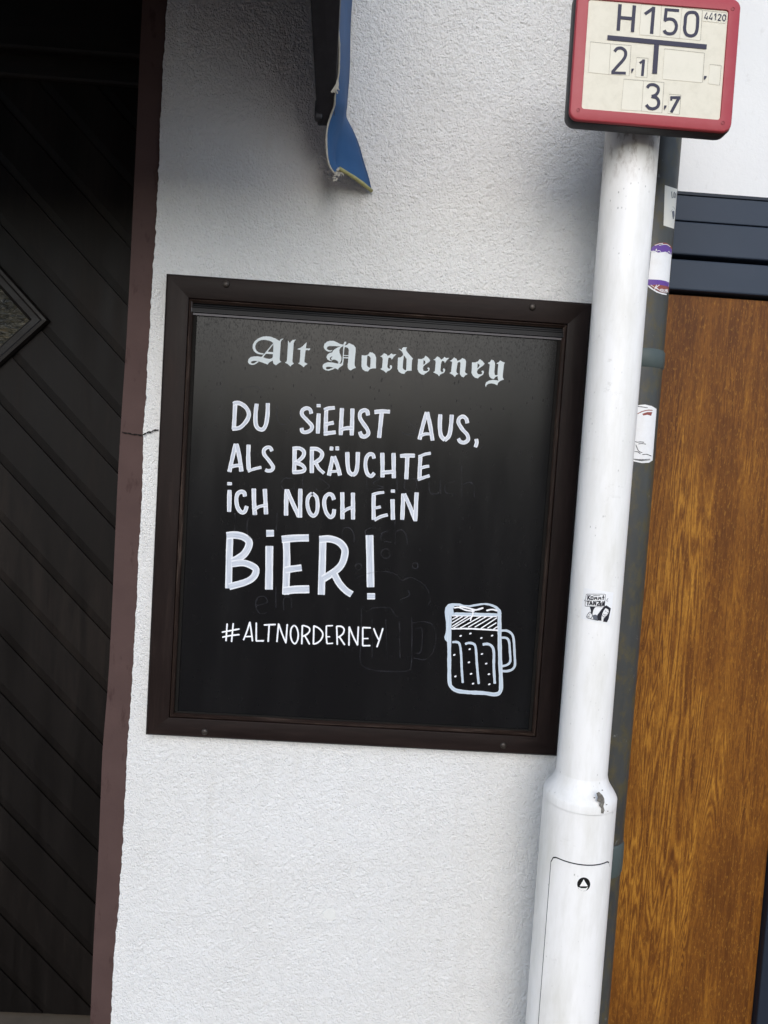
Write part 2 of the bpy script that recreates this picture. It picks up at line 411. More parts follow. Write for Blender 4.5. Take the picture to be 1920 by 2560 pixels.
# ------------------------------------------------------------------ our house wall
X_CORNER = P(1585, 1000, 0)[0]
EDGE_WHITE = [(418, 0), (410, 150), (403, 260), (399, 370), (392, 521), (388, 613), (382, 680), (374, 828), (366, 960), (365, 995), (359, 1080),
              (354, 1273), (346, 1384), (342, 1500), (330, 1700), (315, 1931), (305, 2140), (296, 2279), (286, 2383), (278, 2560)]
EDGE_DOOR = [(357, 0), (350, 139), (345, 269), (336, 463), (326, 680), (315, 888), (306, 1013), (296, 1184), (287, 1384), (282, 1500), (272, 1700),
             (257, 1874), (246, 2163), (237, 2308), (226, 2560)]
ew = np.array([P(u, v, -.006)[[0, 2]] for u, v in EDGE_WHITE])[::-1]
ed = np.array([P(u, v, 0.0)[[0, 2]] for u, v in EDGE_DOOR])[::-1]
def edge_x(arr, z): return np.interp(z, arr[:, 1], arr[:, 0])

wall = thing('house_wall', 'white rough-cast house wall with cracked brown band beside the dark door', 'wall', loc=(0, 0, Z_GND))
wall_inv = Matrix.Translation((0, 0, -Z_GND))
def part(o, parent, inv=None):
    o.parent = parent
    o.matrix_parent_inverse = Matrix.Translation(-parent.location)
    return o

def sub(o, parent, kind='stuff'):
    o.parent = parent
    if kind: o['kind'] = kind
    return o
def lattice(nx, nz, seed):
    return np.random.RandomState(seed).rand(nz + 4, nx + 4)
def vnoise(x, z, cell, seed):
    gx, gz = x / cell, z / cell
    gx = gx - gx.min() + 1; gz = gz - gz.min() + 1
    ix, iz = gx.astype(int), gz.astype(int); fx, fz = gx - ix, gz - iz
    fx = fx * fx * (3 - 2 * fx); fz = fz * fz * (3 - 2 * fz)
    A = lattice(ix.max() + 1, iz.max() + 1, seed)
    return (A[iz, ix] * (1 - fx) + A[iz, ix + 1] * fx) * (1 - fz) + (A[iz + 1, ix] * (1 - fx) + A[iz + 1, ix + 1] * fx) * fz
def stucco_sheet():
    z0, z1 = Z_GND + .02, 2.36
    st = .00165
    zs = np.arange(z0, z1, st); nx = int((X_CORNER + .58) / st)
    xl = edge_x(ew, zs)
    lump = vnoise(zs * 0, zs, .011, 5) - .5 + .5 * (vnoise(zs * 0, zs, .0045, 6) - .5)
    xl = xl + lump * .0020 + (vnoise(zs * 0, zs, .05, 8) - .5) * .0016
    t = np.linspace(0, 1, nx)
    X = xl[:, None] + (X_CORNER - xl)[:, None] * t[None, :]
    Z = np.repeat(zs[:, None], nx, 1)
    wx = X + .008 * (vnoise(X, Z, .009, 11) - .5); wz = Z + .008 * (vnoise(X, Z, .009, 12) - .5)
    n1 = vnoise(wx, wz, .0060, 1); n2 = vnoise(wx, wz, .0036, 2); n3 = vnoise(X, Z, .06, 3); n4 = vnoise(X, Z, .25, 4)
    rid = 1 - np.abs(2 * n1 - 1)
    amp = .0016 + .0006 * np.clip((Z - 1.55) / .2, 0, 1)                       # the coat above the board is coarser
    H = amp * (.40 * n1 + .85 * n2) + .0018 * n3 + .004 * n4
    # smoother trowelled strip beside the band and around the board
    soft = np.clip((X - xl[:, None] - .004) / .035, .45, 1.0)
    H = .001 + H * soft
    Y = -.004 - H
    # rounded left return of the coat
    first = np.stack([X[:, :1] + .0008, np.full_like(X[:, :1], .003), Z[:, :1]], -1)
    body = np.stack([X, Y, Z], -1)
    V = np.concatenate([first, body], 1); h, wd_ = V.shape[:2]
    idx = np.arange(h * wd_).reshape(h, wd_)
    Q = np.stack([idx[:-1, :-1], idx[:-1, 1:], idx[1:, 1:], idx[1:, :-1]], -1).reshape(-1, 4)
    me = bpy.data.meshes.new('roughcast_coat')
    me.vertices.add(h * wd_); me.vertices.foreach_set('co', V.reshape(-1).astype(np.float32))
    me.loops.add(Q.size); me.loops.foreach_set('vertex_index', Q.reshape(-1).astype(np.int32))
    me.polygons.add(len(Q)); me.polygons.foreach_set('loop_start', np.arange(0, Q.size, 4, dtype=np.int32))
    me.update(calc_edges=True); me.polygons.foreach_set('use_smooth', np.ones(len(Q), bool))
    me.materials.append(MT['stucco'])
    o = bpy.data.objects.new('roughcast_coat', me); COL.objects.link(o); return o
part(stucco_sheet(), wall)
# masonry behind the coat, above the door and beyond the doorway
X_DL = -1.62                                         # far jamb of the doorway
mb = MB()
zz_ = np.linspace(Z_GND - .05, 2.20, 40); xs = edge_x(ed, zz_)
outline = [(x, -.002, z) for x, z in zip(xs, zz_)] + [(X_CORNER, -.002, 2.20), (X_CORNER, -.002, Z_GND - .05)]
back = [(q[0], .32, q[2]) for q in outline]
mb.prism(outline, back); part(mb.build('door_band', 'brown_band'), wall)
mb = MB(); mb.box(X_DL - 1.5, X_CORNER, -.004, .32, 2.362, 4.6); part(mb.build('upper_masonry', 'stucco'), wall)
mb = MB(); mb.box(X_DL - 1.5, X_DL, -.004, .32, Z_GND - .05, 2.362); part(mb.build('side_masonry', 'stucco'), wall)
mb = MB(); mb.box(X_DL, X_CORNER, .02, .32, 2.202, 2.36); part(mb.build('lintel', 'brown_band'), wall)
# crack that runs through band and coat
c5 = crop(0, 680, 500, 1349)
mb = MB(); Fk = lambda u, v, l=0: P(u, v, -.0045 - l)
mb.ribbon(Fk, c5, [(822, 1079), (845, 1086), (870, 1087), (893, 1096), (920, 1095), (945, 1101), (966, 1098)], 7, 0, False, .8, .35)
Fk2 = lambda u, v, l=0: P(u, v, -.0105 - l)
mb.ribbon(Fk2, c5, [(966, 1098), (985, 1086), (1003, 1079), (1018, 1081), (1032, 1070), (1050, 1066), (1070, 1066)], 9, 0, False, .6, .35)
part(mb.build('crack', 'gap_dark', fix=False), wall)
# filler plugs in the coat
c8 = crop(0, 1700, 960)
for (x, y, r) in ((1425, 1012, 27), (1640, 650, 11)):
    u, v = c8((x, y)); q = P(u, v, -.009); R = r * c8.s * 1.33 / F_PX
    mb = MB(); n = 22; ring = []
    for k in range(n):
        a = 2 * math.pi * k / n; rr = R * (1 + .08 * math.sin(3 * a + x)); ring.append((q[0] + rr * math.cos(a), -.0098, q[2] + rr * math.sin(a)))
    bk_ = [(p[0], -.003, p[2]) for p in ring]; mb.prism(ring, bk_)
    part(bevel(mb.build('filler_plug', 'plug'), .0008), wall)

# step in front of the door
mb = MB(); mb.box(X_DL, edge_x(ed, .1) + .05, -.25, .30, Z_GND - .02, Z_SILL)
sill = struct(bevel(mb.build('door_step', 'step'), .008)); sill['label'] = 'tan stone step under the dark plank door'

# ------------------------------------------------------------------ entrance door
Y_D = .10
door = thing('entrance_door', 'black-brown door of diagonal planks with a diamond glass pane', 'door', loc=(X_DL + .75, Y_D, Z_SILL))
XR = edge_x(ed, 1.2) + .06                            # leaf runs on behind the wall edge
Z_LEAF = P(180, 206, Y_D)[2]
mb = MB(); mb.box(X_DL, XR, Y_D + .014, Y_D + .05, Z_SILL, 2.35); part(mb.build('leaf_back', 'door_rail'), door)
# planks lie at 45 degrees; (s, t) are along and across
corner = P(128, 804, Y_D)                             # right corner of the diamond frame
HD = .215                                            # half diagonal of the diamond
xc = corner[0] - HD; zc = corner[2]
g0 = P(296, 1186, Y_D); STEP = abs(P(304, 1040, Y_D)[2] - P(289, 1321, Y_D)[2]) / 2
sq = math.sqrt(.5); PITCH_T = STEP * sq
def plank(side, k):
    """plank k on one half of the leaf: right half runs down to the right, left half mirrors it"""
    t0 = (g0[0] * 1 + g0[2]) * sq + k * PITCH_T        # groove coordinate across = (x+z)/sqrt2
    t1 = t0 + PITCH_T
    x0, x1 = (xc, XR) if side > 0 else (X_DL, xc)
    base = [(x0, Z_SILL + .012), (x1, Z_SILL + .012), (x1, Z_LEAF), (x0, Z_LEAF)]
    mir = (lambda q: q) if side > 0 else (lambda q: (2 * xc - q[0], q[1]))
    pl = [mir(q) for q in base]
    if side < 0: pl = pl[::-1]
    pl = clip(pl, -sq, -sq, -t0 - .0004); pl = clip(pl, sq, sq, t1 - .0005) if pl else pl
    if len(pl) < 3: return
    # cut away the diamond: split into the pieces right of it
    pieces = [pl]
    e1 = (sq, sq, (xc + HD + zc) * sq); e2 = (sq, -sq, (xc + HD - zc) * sq)
    outp = []
    for q in pieces:
        o1 = clip(q, -e1[0], -e1[1], -e1[2]);
        if len(o1) >= 3: outp.append(o1)
        rest = clip(q, *e1)
        if len(rest) >= 3:
            o2 = clip(rest, -e2[0], -e2[1], -e2[2])
            if len(o2) >= 3: outp.append(o2)
            r2 = clip(rest, *e2)                       # left of both right edges: outside only below/above the diamond
            if len(r2) >= 3 and side != 0:
                pass
    for q in outp:
        a = 0
        for i in range(len(q)): a += q[i][0] * q[(i + 1) % len(q)][1] - q[(i + 1) % len(q)][0] * q[i][1]
        if abs(a) < 2e-5: continue
        cx_ = [mir(p) for p in q]
        mb = MB(); tw = random.uniform(-.0008, .0008)
        # board face with a wide chamfer on its lower-left edge
        ch = .016
        face = clip(q, -sq, -sq, -(t0 + ch)) if True else q
        F_ = [(p[0], Y_D + tw, p[1]) for p in cx_]
        if len(face) >= 3:
            strip = clip(q, sq, sq, t0 + ch)
            fa = [mir(p) for p in face]; n = len(fa)
            mb.prism([(p[0], Y_D + tw, p[1]) for p in fa], [(p[0], Y_D + .0139, p[1]) for p in fa])
            if len(strip) >= 3:
                def yy(p): return Y_D + tw + .0005 + .0022 * max(0, (t0 + ch - (p[0] + p[1]) * sq)) / ch
                st_ = [(mir(p), yy(p)) for p in strip]
                mb.prism([(a_[0], y_, a_[1]) for a_, y_ in st_], [(a_[0], Y_D + .0139, a_[1]) for a_, y_ in st_])
        else:
            mb.prism(F_, [(p[0], Y_D + .0139, p[2]) for p in F_])
        part(mb.build('plank', 'door_wood'), door)
for k in range(-14, 14):
    plank(1, k); plank(-1, k)
# head rails above the leaf
def rail(v0, v1, y, dep):
    za, zb = P(180, v1, y)[2], P(180, v0, y)[2]
    mb = MB(); mb.box(X_DL, XR, y, y + dep, za, zb); part(bevel(mb.build('head_rail', 'door_rail'), .006), door)
rail(134, 202, Y_D - .008, .021); rail(-60, 130, Y_D - .03, .043)
# diamond window
dw = part(MB().build('window', 'door_rail'), door)
def dia(r): return [(xc + r, zc), (xc, zc + r), (xc - r, zc), (xc, zc - r)]
ro, rm, ri = HD, HD - .012, HD - .045
mb = MB(); rings_ = [(ro, Y_D - .004), (ro - .004, Y_D - .012), (rm, Y_D - .013), (rm - .006, Y_D - .009), (ri + .012, Y_D - .009), (ri, Y_D + .004)]
vs = []; fs = []
for r, y in rings_: vs += [(p[0], y, p[1]) for p in dia(r)]
for a in range(len(rings_) - 1):
    for k in range(4): fs.append((a * 4 + k, a * 4 + (k + 1) % 4, a * 4 + 4 + (k + 1) % 4, a * 4 + 4 + k))
mb.add(vs, fs)
dw.data = mb.build('window_tmp', 'door_rail').data; tmp = bpy.data.objects['window_tmp']; bpy.data.objects.remove(tmp); dw.data.name = 'window'
mb = MB(); mb.prism([(p[0], Y_D + .003, p[1]) for p in dia(ri + .004)], [(p[0], Y_D + .007, p[1]) for p in dia(ri + .004)])
gl = mb.build('pane', 'glass'); gl.parent = dw

# ------------------------------------------------------------------ writing board
YF = -.028
BL, BR_, BB, BT = -.38, .39, .788, .788 + .843
board = thing('writing_board', 'black writing board in dark wooden frame with beer slogan on the white wall', 'board', loc=((BL + BR_) / 2, -.012, BB))
cx0, cz0 = (BL + BR_) / 2, (BB + BT) / 2
KL, KR, KB, KT = .94, .945, .80, .91               # the members differ a little in width
def frame_sides(prof, name, mh, mv, bev=0):
    """mitred frame: prof = [(inset, y)]; four separate members"""
    for side in ('b', 't', 'l', 'r'):
        vs = []; fs = []
        for d, y in prof:
            x0, x1, z0, z1 = BL + d * KL, BR_ - d * KR, BB + d * KB, BT - d * KT
            a, b = {'b': ((x0, z0), (x1, z0)), 't': ((x0, z1), (x1, z1)), 'l': ((x0, z0), (x0, z1)), 'r': ((x1, z0), (x1, z1))}[side]
            vs += [(a[0], y, a[1]), (b[0], y, b[1])]
        n = len(prof)
        for k in range(n):
            k2 = (k + 1) % n; fs.append((2 * k, 2 * k + 1, 2 * k2 + 1, 2 * k2))
        fs += [tuple(2 * k for k in range(n)), tuple(2 * k + 1 for k in range(n - 1, -1, -1))]
        mb = MB(); mb.add(vs, fs); o = mb.build(name, mh if side in 'bt' else mv); auto_smooth(o, 50); part(o, board)
frame_sides([(0, -.006), (0, YF + .006), (.0012, YF + .0035), (.0048, YF + .0012), (.0052, YF), (.0440, YF), (.0455, YF + .001), (.0458, YF + .005), (.0458, -.006)], 'frame_rail', 'frame_h', 'frame_v')
frame_sides([(.0459, -.008), (.0459, YF + .0046), (.0466, YF + .0028), (.0482, YF + .0022), (.0506, YF + .0062), (.0514, YF + .0072), (.0519, YF + .0066), (.0524, YF + .0076), (.0525, -.008)], 'bead', 'bead_h', 'bead_v')
YP = -.0125
mb = MB(); mb.box(BL + .045, BR_ - .045, YP, -.006, BB + .042, BT - .045); panel = part(mb.build('panel', 'panel'), board)
# black strips standing in for the shadowed gap between bead and panel
mb = MB()
xa_, xb_, za_, zb3 = BL + .0526 * KL, BR_ - .0526 * KR, BB + .0526 * KB, BT - .0526 * KT
for x0, x1, z0, z1 in ((xa_, xb_, za_, za_ + .003), (xa_, xb_, zb3 - .003, zb3), (xa_, xa_ + .0055, za_ + .0031, zb3 - .0031), (xb_ - .0055, xb_, za_ + .0031, zb3 - .0031)):
    mb.box(x0, x1, YP - .0025, YP + .001, z0, z1)
part(mb.build('gap_shadow', 'gap_dark'), board)
# clamp rail across the top
ra, rb = P(479, 757, -.022), P(1411, 816, -.022); rc, rd_ = P(479.5, 788, -.022), P(1407, 847, -.022)
zt, zb = (ra[2] + rb[2]) / 2, (rc[2] + rd_[2]) / 2; xl_, xr_ = (ra[0] + rc[0]) / 2, (rb[0] + rd_[0]) / 2
prof = [(zt, -.0115), (zt, -.0185), (zt - .0022, -.0200), (zt - .0026, -.0190), (zt - .0034, -.0202), (zt - .0056, -.0208), (zt - .0060, -.0197), (zt - .0068, -.0209),
        (zt - .0090, -.0214), (zt - .0094, -.0203), (zt - .0102, -.0215), (zb + .0046, -.0222), (zb + .0010, -.0170), (zb, -.0150), (zb, -.0115)]
mb = MB(); n = len(prof)
mb.add([(xl_, y, z) for z, y in prof] + [(xr_, y, z) for z, y in prof], [(k, (k + 1) % n, n + (k + 1) % n, n + k) for k in range(n)] + [tuple(range(n)), tuple(range(2 * n - 1, n - 1, -1))])
crail = part(mb.build('clamp_rail', 'black_alu'), board)
mb = MB(); mb.add([(xl_ - .0002, -.0223, zb + .0050), (xr_ + .0002, -.0223, zb + .0050), (xr_ + .0002, -.0168, zb + .0004), (xl_ - .0002, -.0168, zb + .0004),
                   (xl_ - .0002, -.0219, zb + .0050), (xr_ + .0002, -.0219, zb + .0050), (xr_ + .0002, -.0160, zb + .0004), (xl_ - .0002, -.0160, zb + .0004)],
                  [(0, 1, 2, 3), (7, 6, 5, 4), (0, 4, 5, 1), (2, 6, 7, 3), (1, 5, 6, 2), (0, 3, 7, 4)])
o = mb.build('lip', 'bare_alu'); part(o, board)
for xa in (xl_ - .0022, xr_):
    mb = MB(); mb.box(xa, xa + .0022, -.0222, -.0120, zb + .004, zt); part(mb.build('rail_end', 'bare_alu'), board)
for (u, v) in ((565.5, 711), (1331, 768), (512, 1829), (1258, 1863)):
    q = P(u, v, YF); mb = MB(); n = 20; vs = []; R = .0062
    rg = [(R, 0.0005), (R, -.0012), (R * .92, -.0026), (R * .7, -.0040), (R * .38, -.0048)]
    for r, y in rg: vs += [(q[0] + r * math.cos(2 * math.pi * k / n), YF + y, q[2] + r * math.sin(2 * math.pi * k / n)) for k in range(n)]
    fs = [(a * n + k, a * n + (k + 1) % n, a * n + n + (k + 1) % n, a * n + n + k) for a in range(len(rg) - 1) for k in range(n)] + [tuple((len(rg) - 1) * n + k for k in range(n))]
    mb.add(vs, fs); part(mb.build('bolt_head', 'bolt', smooth=True), board)

# ---- writing on the panel
FP = on_plane(YP)
def write(label, strokes, counts, material, width, lift0=.00020, cap=.35, wob=.04):
    """each letter is a piece of its own on the panel; counts = strokes per letter"""
    assert sum(counts) == len(strokes), (label, sum(counts), len(strokes))
    k = 0; l = lift0
    for c in counts:
        mb = MB()
        for s in strokes[k:k + c]:
            mb.ribbon(FP, s[0], s[1], s[2] if len(s) > 2 else width, l, True, cap, wob); l += .000012
        k += c
        o = mb.build('letter', material, fix=False); o.parent = panel
        o['label'] = label
F1, F2, F3, F4 = crop(610, 830, 200), crop(800, 840, 200), crop(970, 850, 200), crop(1090, 860, 200)
OLD = [
 (F1, [(735,185),(640,130),(560,100),(470,88),(380,97),(290,135),(220,195),(183,260),(178,330),(200,390),(245,435),(305,460),(370,467),(405,465),(412,445),(370,440),(310,425),(265,390),(238,345),(232,290),(255,235),(300,190),(355,168),(430,163),(510,175),(570,200),(612,230),(610,300),(605,400),(598,480),(595,560),(598,620),(615,660),(665,690),(690,668),(775,615),(745,598),(740,560),(750,400),(762,220),(775,175),(820,138),(800,138),(765,150)], []),
 (F1, [(440,430),(480,408),(608,418),(602,460),(436,450)], []),
 (F1, [(604,232),(620,240),(395,527),(366,518)], []),
 (F1, [(82,610),(95,560),(140,520),(210,505),(290,505),(380,520),(460,548),(530,560),(580,545),(600,510),(600,588),(540,620),(510,645),(490,675),(430,650),(340,620),(260,600),(200,597),(155,610),(142,632),(160,655),(210,650),(270,612),(300,600),(320,608),(270,645),(220,675),(160,682),(110,665),(84,632)], []),
 (F1, [(910,180),(940,210),(950,235),(975,190),(1010,165),(1085,160),(1050,185),(1030,230),(1020,400),(1003,600),(1008,625),(1035,652),(985,690),(963,715),(905,665),(850,632),(885,610),(893,560),(905,350),(913,230)], []),
 (F1, [(1300,210),(1283,340),(1378,342),(1355,380),(1280,372),(1268,470),(1252,600),(1255,625),(1320,662),(1260,700),(1242,732),(1190,690),(1125,652),(1155,622),(1165,500),(1170,368),(1112,360),(1110,348),(1160,335),(1210,300),(1260,250)], []),
 (F2, [(500,178),(490,195),(450,210),(380,213),(290,208),(210,205),(160,220),(142,250),(155,280),(190,297),(225,297),(252,290),(255,302),(220,322),(180,325),(130,305),(90,265),(77,220),(95,160),(145,118),(210,100),(285,102),(350,130),(420,165),(470,178)], []),
 (F2, [(500,140),(520,113),(545,125),(540,150),(515,185),(513,230),(500,300),(492,400),(487,520),(475,600),(430,635),(385,670),(375,697),(340,680),(300,665),(245,645),(195,637),(140,640),(118,660),(135,690),(180,692),(240,670),(285,655),(310,668),(250,700),(180,718),(120,712),(70,680),(50,635),(65,590),(110,560),(170,545),(250,548),(330,565),(400,578),(440,575),(460,540),(470,450),(478,320),(485,230),(485,180)], []),
 (F2, [(485,208),(430,235),(400,290),(405,345),(430,400),(445,450),(440,510),(415,560),(400,582),(375,570),(380,540),(360,515),(310,490),(265,490),(255,500),(235,480),(230,460),(262,425),(235,425),(205,450),(205,485),(225,505),(255,515),(240,522),(200,515),(150,480),(132,440),(150,390),(195,355),(255,340),(265,310),(310,270),(380,230),(450,206)], []),
 (F2, [(505,200),(560,185),(600,147),(650,168),(700,190),(735,235),(740,290),(725,450),(715,590),(722,625),(748,655),(690,680),(640,715),(600,695),(575,650),(575,600),(590,440),(598,290),(580,250),(545,232),(503,228)], []),
 (F2, [(490,395),(600,398),(600,415),(488,412)], []), (F2, [(487,440),(595,443),(592,465),(485,460)], []),
 (F2, [(865,397),(940,405),(1000,385),(1035,335),(1090,345),(1140,385),(1165,450),(1160,560),(1160,672),(1090,672),(1030,690),(995,737),(930,725),(880,690),(860,630),(862,520)], [[(982,405),(1025,415),(1050,460),(1048,560),(1040,662),(995,640),(970,600),(975,500)]]),
 (F2, [(1250,425),(1290,400),(1330,355),(1375,375),(1405,415),(1440,395),(1480,360),(1510,382),(1585,378),(1530,430),(1490,490),(1470,455),(1430,447),(1415,470),(1405,540),(1397,620),(1405,665),(1440,680),(1460,665),(1445,630),(1455,607),(1480,605),(1495,630),(1490,670),(1450,710),(1400,730),(1370,765),(1330,725),(1250,685),(1285,660),(1293,600),(1303,480),(1290,440)], []),
 (F3, [(213,185),(255,190),(288,210),(290,180),(320,150),(360,150),(398,158),(375,180),(380,220),(440,300),(520,388),(500,410),(492,520),(488,637),(400,640),(360,665),(340,703),(280,695),(225,660),(198,600),(203,480),(205,368),(265,358),(305,325),(316,295),(290,240),(250,205)], [[(327,315),(355,350),(388,395),(382,520),(375,630),(330,615),(305,580),(312,460)]]),
 (F3, [(620,393),(690,395),(745,375),(780,325),(830,360),(875,420),(860,450),(790,500),(735,545),(722,590),(735,635),(780,645),(830,635),(835,610),(815,590),(830,568),(855,572),(865,600),(850,640),(800,680),(765,700),(745,725),(690,712),(640,670),(612,610),(615,520),(622,440)], [[(740,408),(780,455),(765,490),(733,520),(733,460)]]),
 (F3, [(940,410),(985,385),(1020,340),(1070,365),(1100,410),(1140,385),(1172,352),(1205,375),(1270,372),(1215,425),(1180,475),(1165,440),(1125,432),(1105,460),(1095,540),(1085,620),(1100,660),(1140,670),(1150,640),(1135,610),(1155,587),(1180,600),(1185,640),(1160,680),(1110,700),(1080,720),(1062,752),(1020,710),(938,670),(972,645),(980,560),(990,460),(980,425)], []),
 (F3, [(1280,435),(1330,405),(1370,363),(1420,390),(1440,435),(1500,410),(1540,373),(1600,400),(1620,445),(1610,560),(1598,650),(1605,680),(1650,708),(1600,735),(1568,775),(1520,755),(1490,700),(1495,600),(1505,480),(1495,460),(1470,455),(1440,475),(1430,560),(1415,650),(1425,680),(1462,700),(1410,730),(1385,768),(1345,725),(1275,685),(1310,660),(1318,560),(1330,450)], []),
 (F4, [(745,380),(810,382),(870,362),(910,313),(960,350),(1005,405),(985,440),(920,485),(865,530),(850,580),(865,620),(910,632),(955,620),(960,595),(940,575),(955,552),(985,555),(995,585),(975,635),(920,670),(890,690),(870,712),(810,700),(765,660),(735,600),(742,500)], [[(863,394),(910,440),(890,475),(858,508),(860,450)]]),
 (F4, [(1070,398),(1120,370),(1150,325),(1200,345),(1225,395),(1220,480),(1210,580),(1220,640),(1250,650),(1278,635),(1280,520),(1292,430),(1285,415),(1250,403),(1300,375),(1332,340),(1380,370),(1428,388),(1410,420),(1400,520),(1385,640),(1385,690),(1408,738),(1340,760),(1290,800),(1268,858),(1220,830),(1150,815),(1090,825),(1050,850),(1035,895),(1018,850),(1040,795),(1100,758),(1180,745),(1250,750),(1296,762),(1284,730),(1275,662),(1230,685),(1195,728),(1140,710),(1105,670),(1095,610),(1105,520),(1115,430),(1100,410)], []),
]
l = .0002; k = 0
def on_panel(o):
    o.parent = panel; return o
for c in (4, 1, 1, 6, 1, 1, 1, 1, 1, 1, 1, 1):
    mb = MB()
    for cr, pts, holes in OLD[k:k + c]: mb.poly(FP, cr, pts, holes, l); l += .00003
    k += c
    o = on_panel(mb.build('letter', 'vinyl', fix=False)); o['label'] = 'pale grey blackletter letter of the title line'

T1, T2, T3 = crop(560, 990, 300), crop(740, 990, 300), crop(960, 1000, 300)
W = 57
write('white hand-painted letter in the line DU SIEHST AUS', [
 (T1, [(155,100),(146,280),(135,462)]), (T1, [(128,112),(160,96),(225,104),(300,155),(342,235),(328,315),(270,395),(205,442),(112,452)]),
 (T1, [(452,106),(436,250),(440,390),(478,452),(540,468)]), (T1, [(606,97),(602,250),(580,390),(545,455),(505,466)]),
 (T1, [(1208,246),(1190,188),(1140,168),(1085,198),(1080,258),(1150,338),(1214,412),(1200,470),(1140,500),(1085,490),(1073,440)], 52),
 (T1, [(1309,240),(1302,380),(1297,520)]), (T1, [(1280,133),(1337,133)], 46),
 (T1, [(1415,175),(1408,340),(1404,548)], 55), (T1, [(1384,195),(1440,172),(1534,162)], 52), (T1, [(1395,394),(1518,368)], 52), (T1, [(1378,522),(1546,500)], 52),
 (T2, [(636,167),(626,350),(618,542)]), (T2, [(781,172),(776,360),(770,546)]), (T2, [(618,470),(690,446),(782,442)], 52),
 (T2, [(998,270),(982,210),(936,197),(890,230),(884,300),(930,380),(985,460),(1000,520),(962,558),(908,552),(882,492)], 54),
 (T2, [(1083,222),(1190,212),(1300,218)], 56), (T2, [(1184,236),(1168,400),(1148,580)]),
 (T3, [(592,168),(540,340),(490,548)], 54), (T3, [(598,166),(638,350),(672,562)], 54), (T3, [(497,502),(570,470),(648,472)], 40),
 (T3, [(779,197),(772,350),(788,490),(845,556)]), (T3, [(938,203),(926,350),(900,490),(835,560)]),
 (T3, [(1153,322),(1138,262),(1092,228),(1042,252),(1030,312),(1080,400),(1150,480),(1162,548),(1112,588),(1055,576),(1026,532)], 52),
 (T3, [(1274,538),(1282,590),(1262,654)], 50)], (2, 2, 1, 2, 4, 3, 1, 2, 3, 2, 1, 1), 'marker', W)
write('white hand-painted letter in the line ALS BRÄUCHTE', [
 (T1, [(160,660),(120,840),(74,1050)], 56), (T1, [(172,660),(210,830),(242,1045)], 58), (T1, [(88,980),(170,962),(256,962)], 46),
 (T1, [(340,672),(335,850),(342,1020)]), (T1, [(328,1040),(420,1008),(518,985)], 40),
 (T1, [(664,764),(640,716),(592,712),(552,750),(558,810),(620,890),(676,975),(660,1024),(605,1034),(570,1018)], 50),
 (T1, [(977,722),(974,900),(970,1066)]), (T1, [(946,728),(1040,722),(1102,765),(1098,825),(1050,880),(980,930)], 52), (T1, [(985,925),(1070,950),(1114,1000),(1085,1042),(945,1056)], 52),
 (T1, [(1215,728),(1214,900),(1214,1066)]), (T1, [(1188,730),(1290,735),(1356,792),(1330,870),(1235,935)], 54), (T1, [(1268,920),(1310,1000),(1384,1070)], 46),
 (T1, [(1460,724),(1512,728)], 54), (T1, [(1540,724),(1592,724)], 54),
 (T1, [(1506,832),(1482,950),(1450,1102)], 56), (T1, [(1520,832),(1568,960),(1604,1100)], 56), (T1, [(1462,1048),(1590,1036)], 34),
 (T2, [(709,774),(714,940),(735,1050),(792,1094)]), (T2, [(855,774),(850,940),(830,1050),(780,1096)]),
 (T2, [(1080,866),(1062,812),(1012,806),(972,860),(960,960),(985,1070),(1040,1108),(1084,1062)], 52),
 (T2, [(1193,784),(1196,950),(1196,1126)]), (T3, [(132,732),(134,900),(136,1082)]), (T2, [(1185,1060),(1352,1046)], 52),
 (T3, [(222,775),(320,768),(428,770)], 54), (T3, [(322,788),(315,950),(308,1096)]),
 (T3, [(505,760),(496,920),(490,1100)], 54), (T3, [(478,788),(560,752),(648,735)], 40), (T3, [(500,945),(560,925),(626,914)], 42), (T3, [(466,1100),(540,1075),(632,1044)], 44)], (3, 2, 1, 3, 3, 5, 2, 1, 3, 2, 4), 'marker', W)
L1, L2 = crop(550, 1190, 300), crop(800, 1190, 300)
write('white hand-painted letter in the line ICH NOCH EIN', [
 (L1, [(131,193),(129,340),(126,496)], 60), (L1, [(100,106),(166,107)], 44),
 (L1, [(346,284),(332,232),(288,218),(242,250),(226,330),(242,430),(290,498),(342,492),(372,415)], 56),
 (L1, [(467,172),(470,350),(482,540)], 60), (L1, [(619,178),(628,350),(637,530)], 58), (L1, [(458,478),(540,424),(652,400)], 40),
 (L1, [(922,182),(915,360),(913,548)], 60), (L1, [(925,190),(1000,365),(1090,562)], 58), (L1, [(1111,175),(1108,360),(1106,576)], 58),
 (L1, [(1278,238),(1222,290),(1208,390),(1236,500),(1290,552),(1338,500),(1350,390),(1332,290),(1272,238)], 52),
 (L1, [(1576,330),(1552,268),(1506,250),(1456,292),(1440,380),(1466,498),(1520,566),(1565,540),(1580,458)], 54),
 (L2, [(308,224),(310,400),(310,598)]), (L2, [(455,230),(456,400),(457,602)]), (L2, [(298,512),(380,456),(456,432)], 44),
 (L2, [(743,244),(740,420),(742,606)], 56), (L2, [(718,260),(800,236),(888,226)], 38), (L2, [(748,446),(842,426)], 38), (L2, [(750,610),(840,562),(938,536)], 44),
 (L2, [(1003,320),(1005,460),(1008,606)], 58), (L2, [(978,208),(1037,210)], 44),
 (L2, [(1152,242),(1145,420),(1137,606)]), (L2, [(1162,246),(1240,415),(1312,605)], 54), (L2, [(1336,226),(1326,420),(1317,626)])], (2, 1, 3, 3, 1, 1, 3, 4, 2, 3), 'marker', W)
B1, B2 = crop(550, 1310, 250), crop(740, 1320, 250)
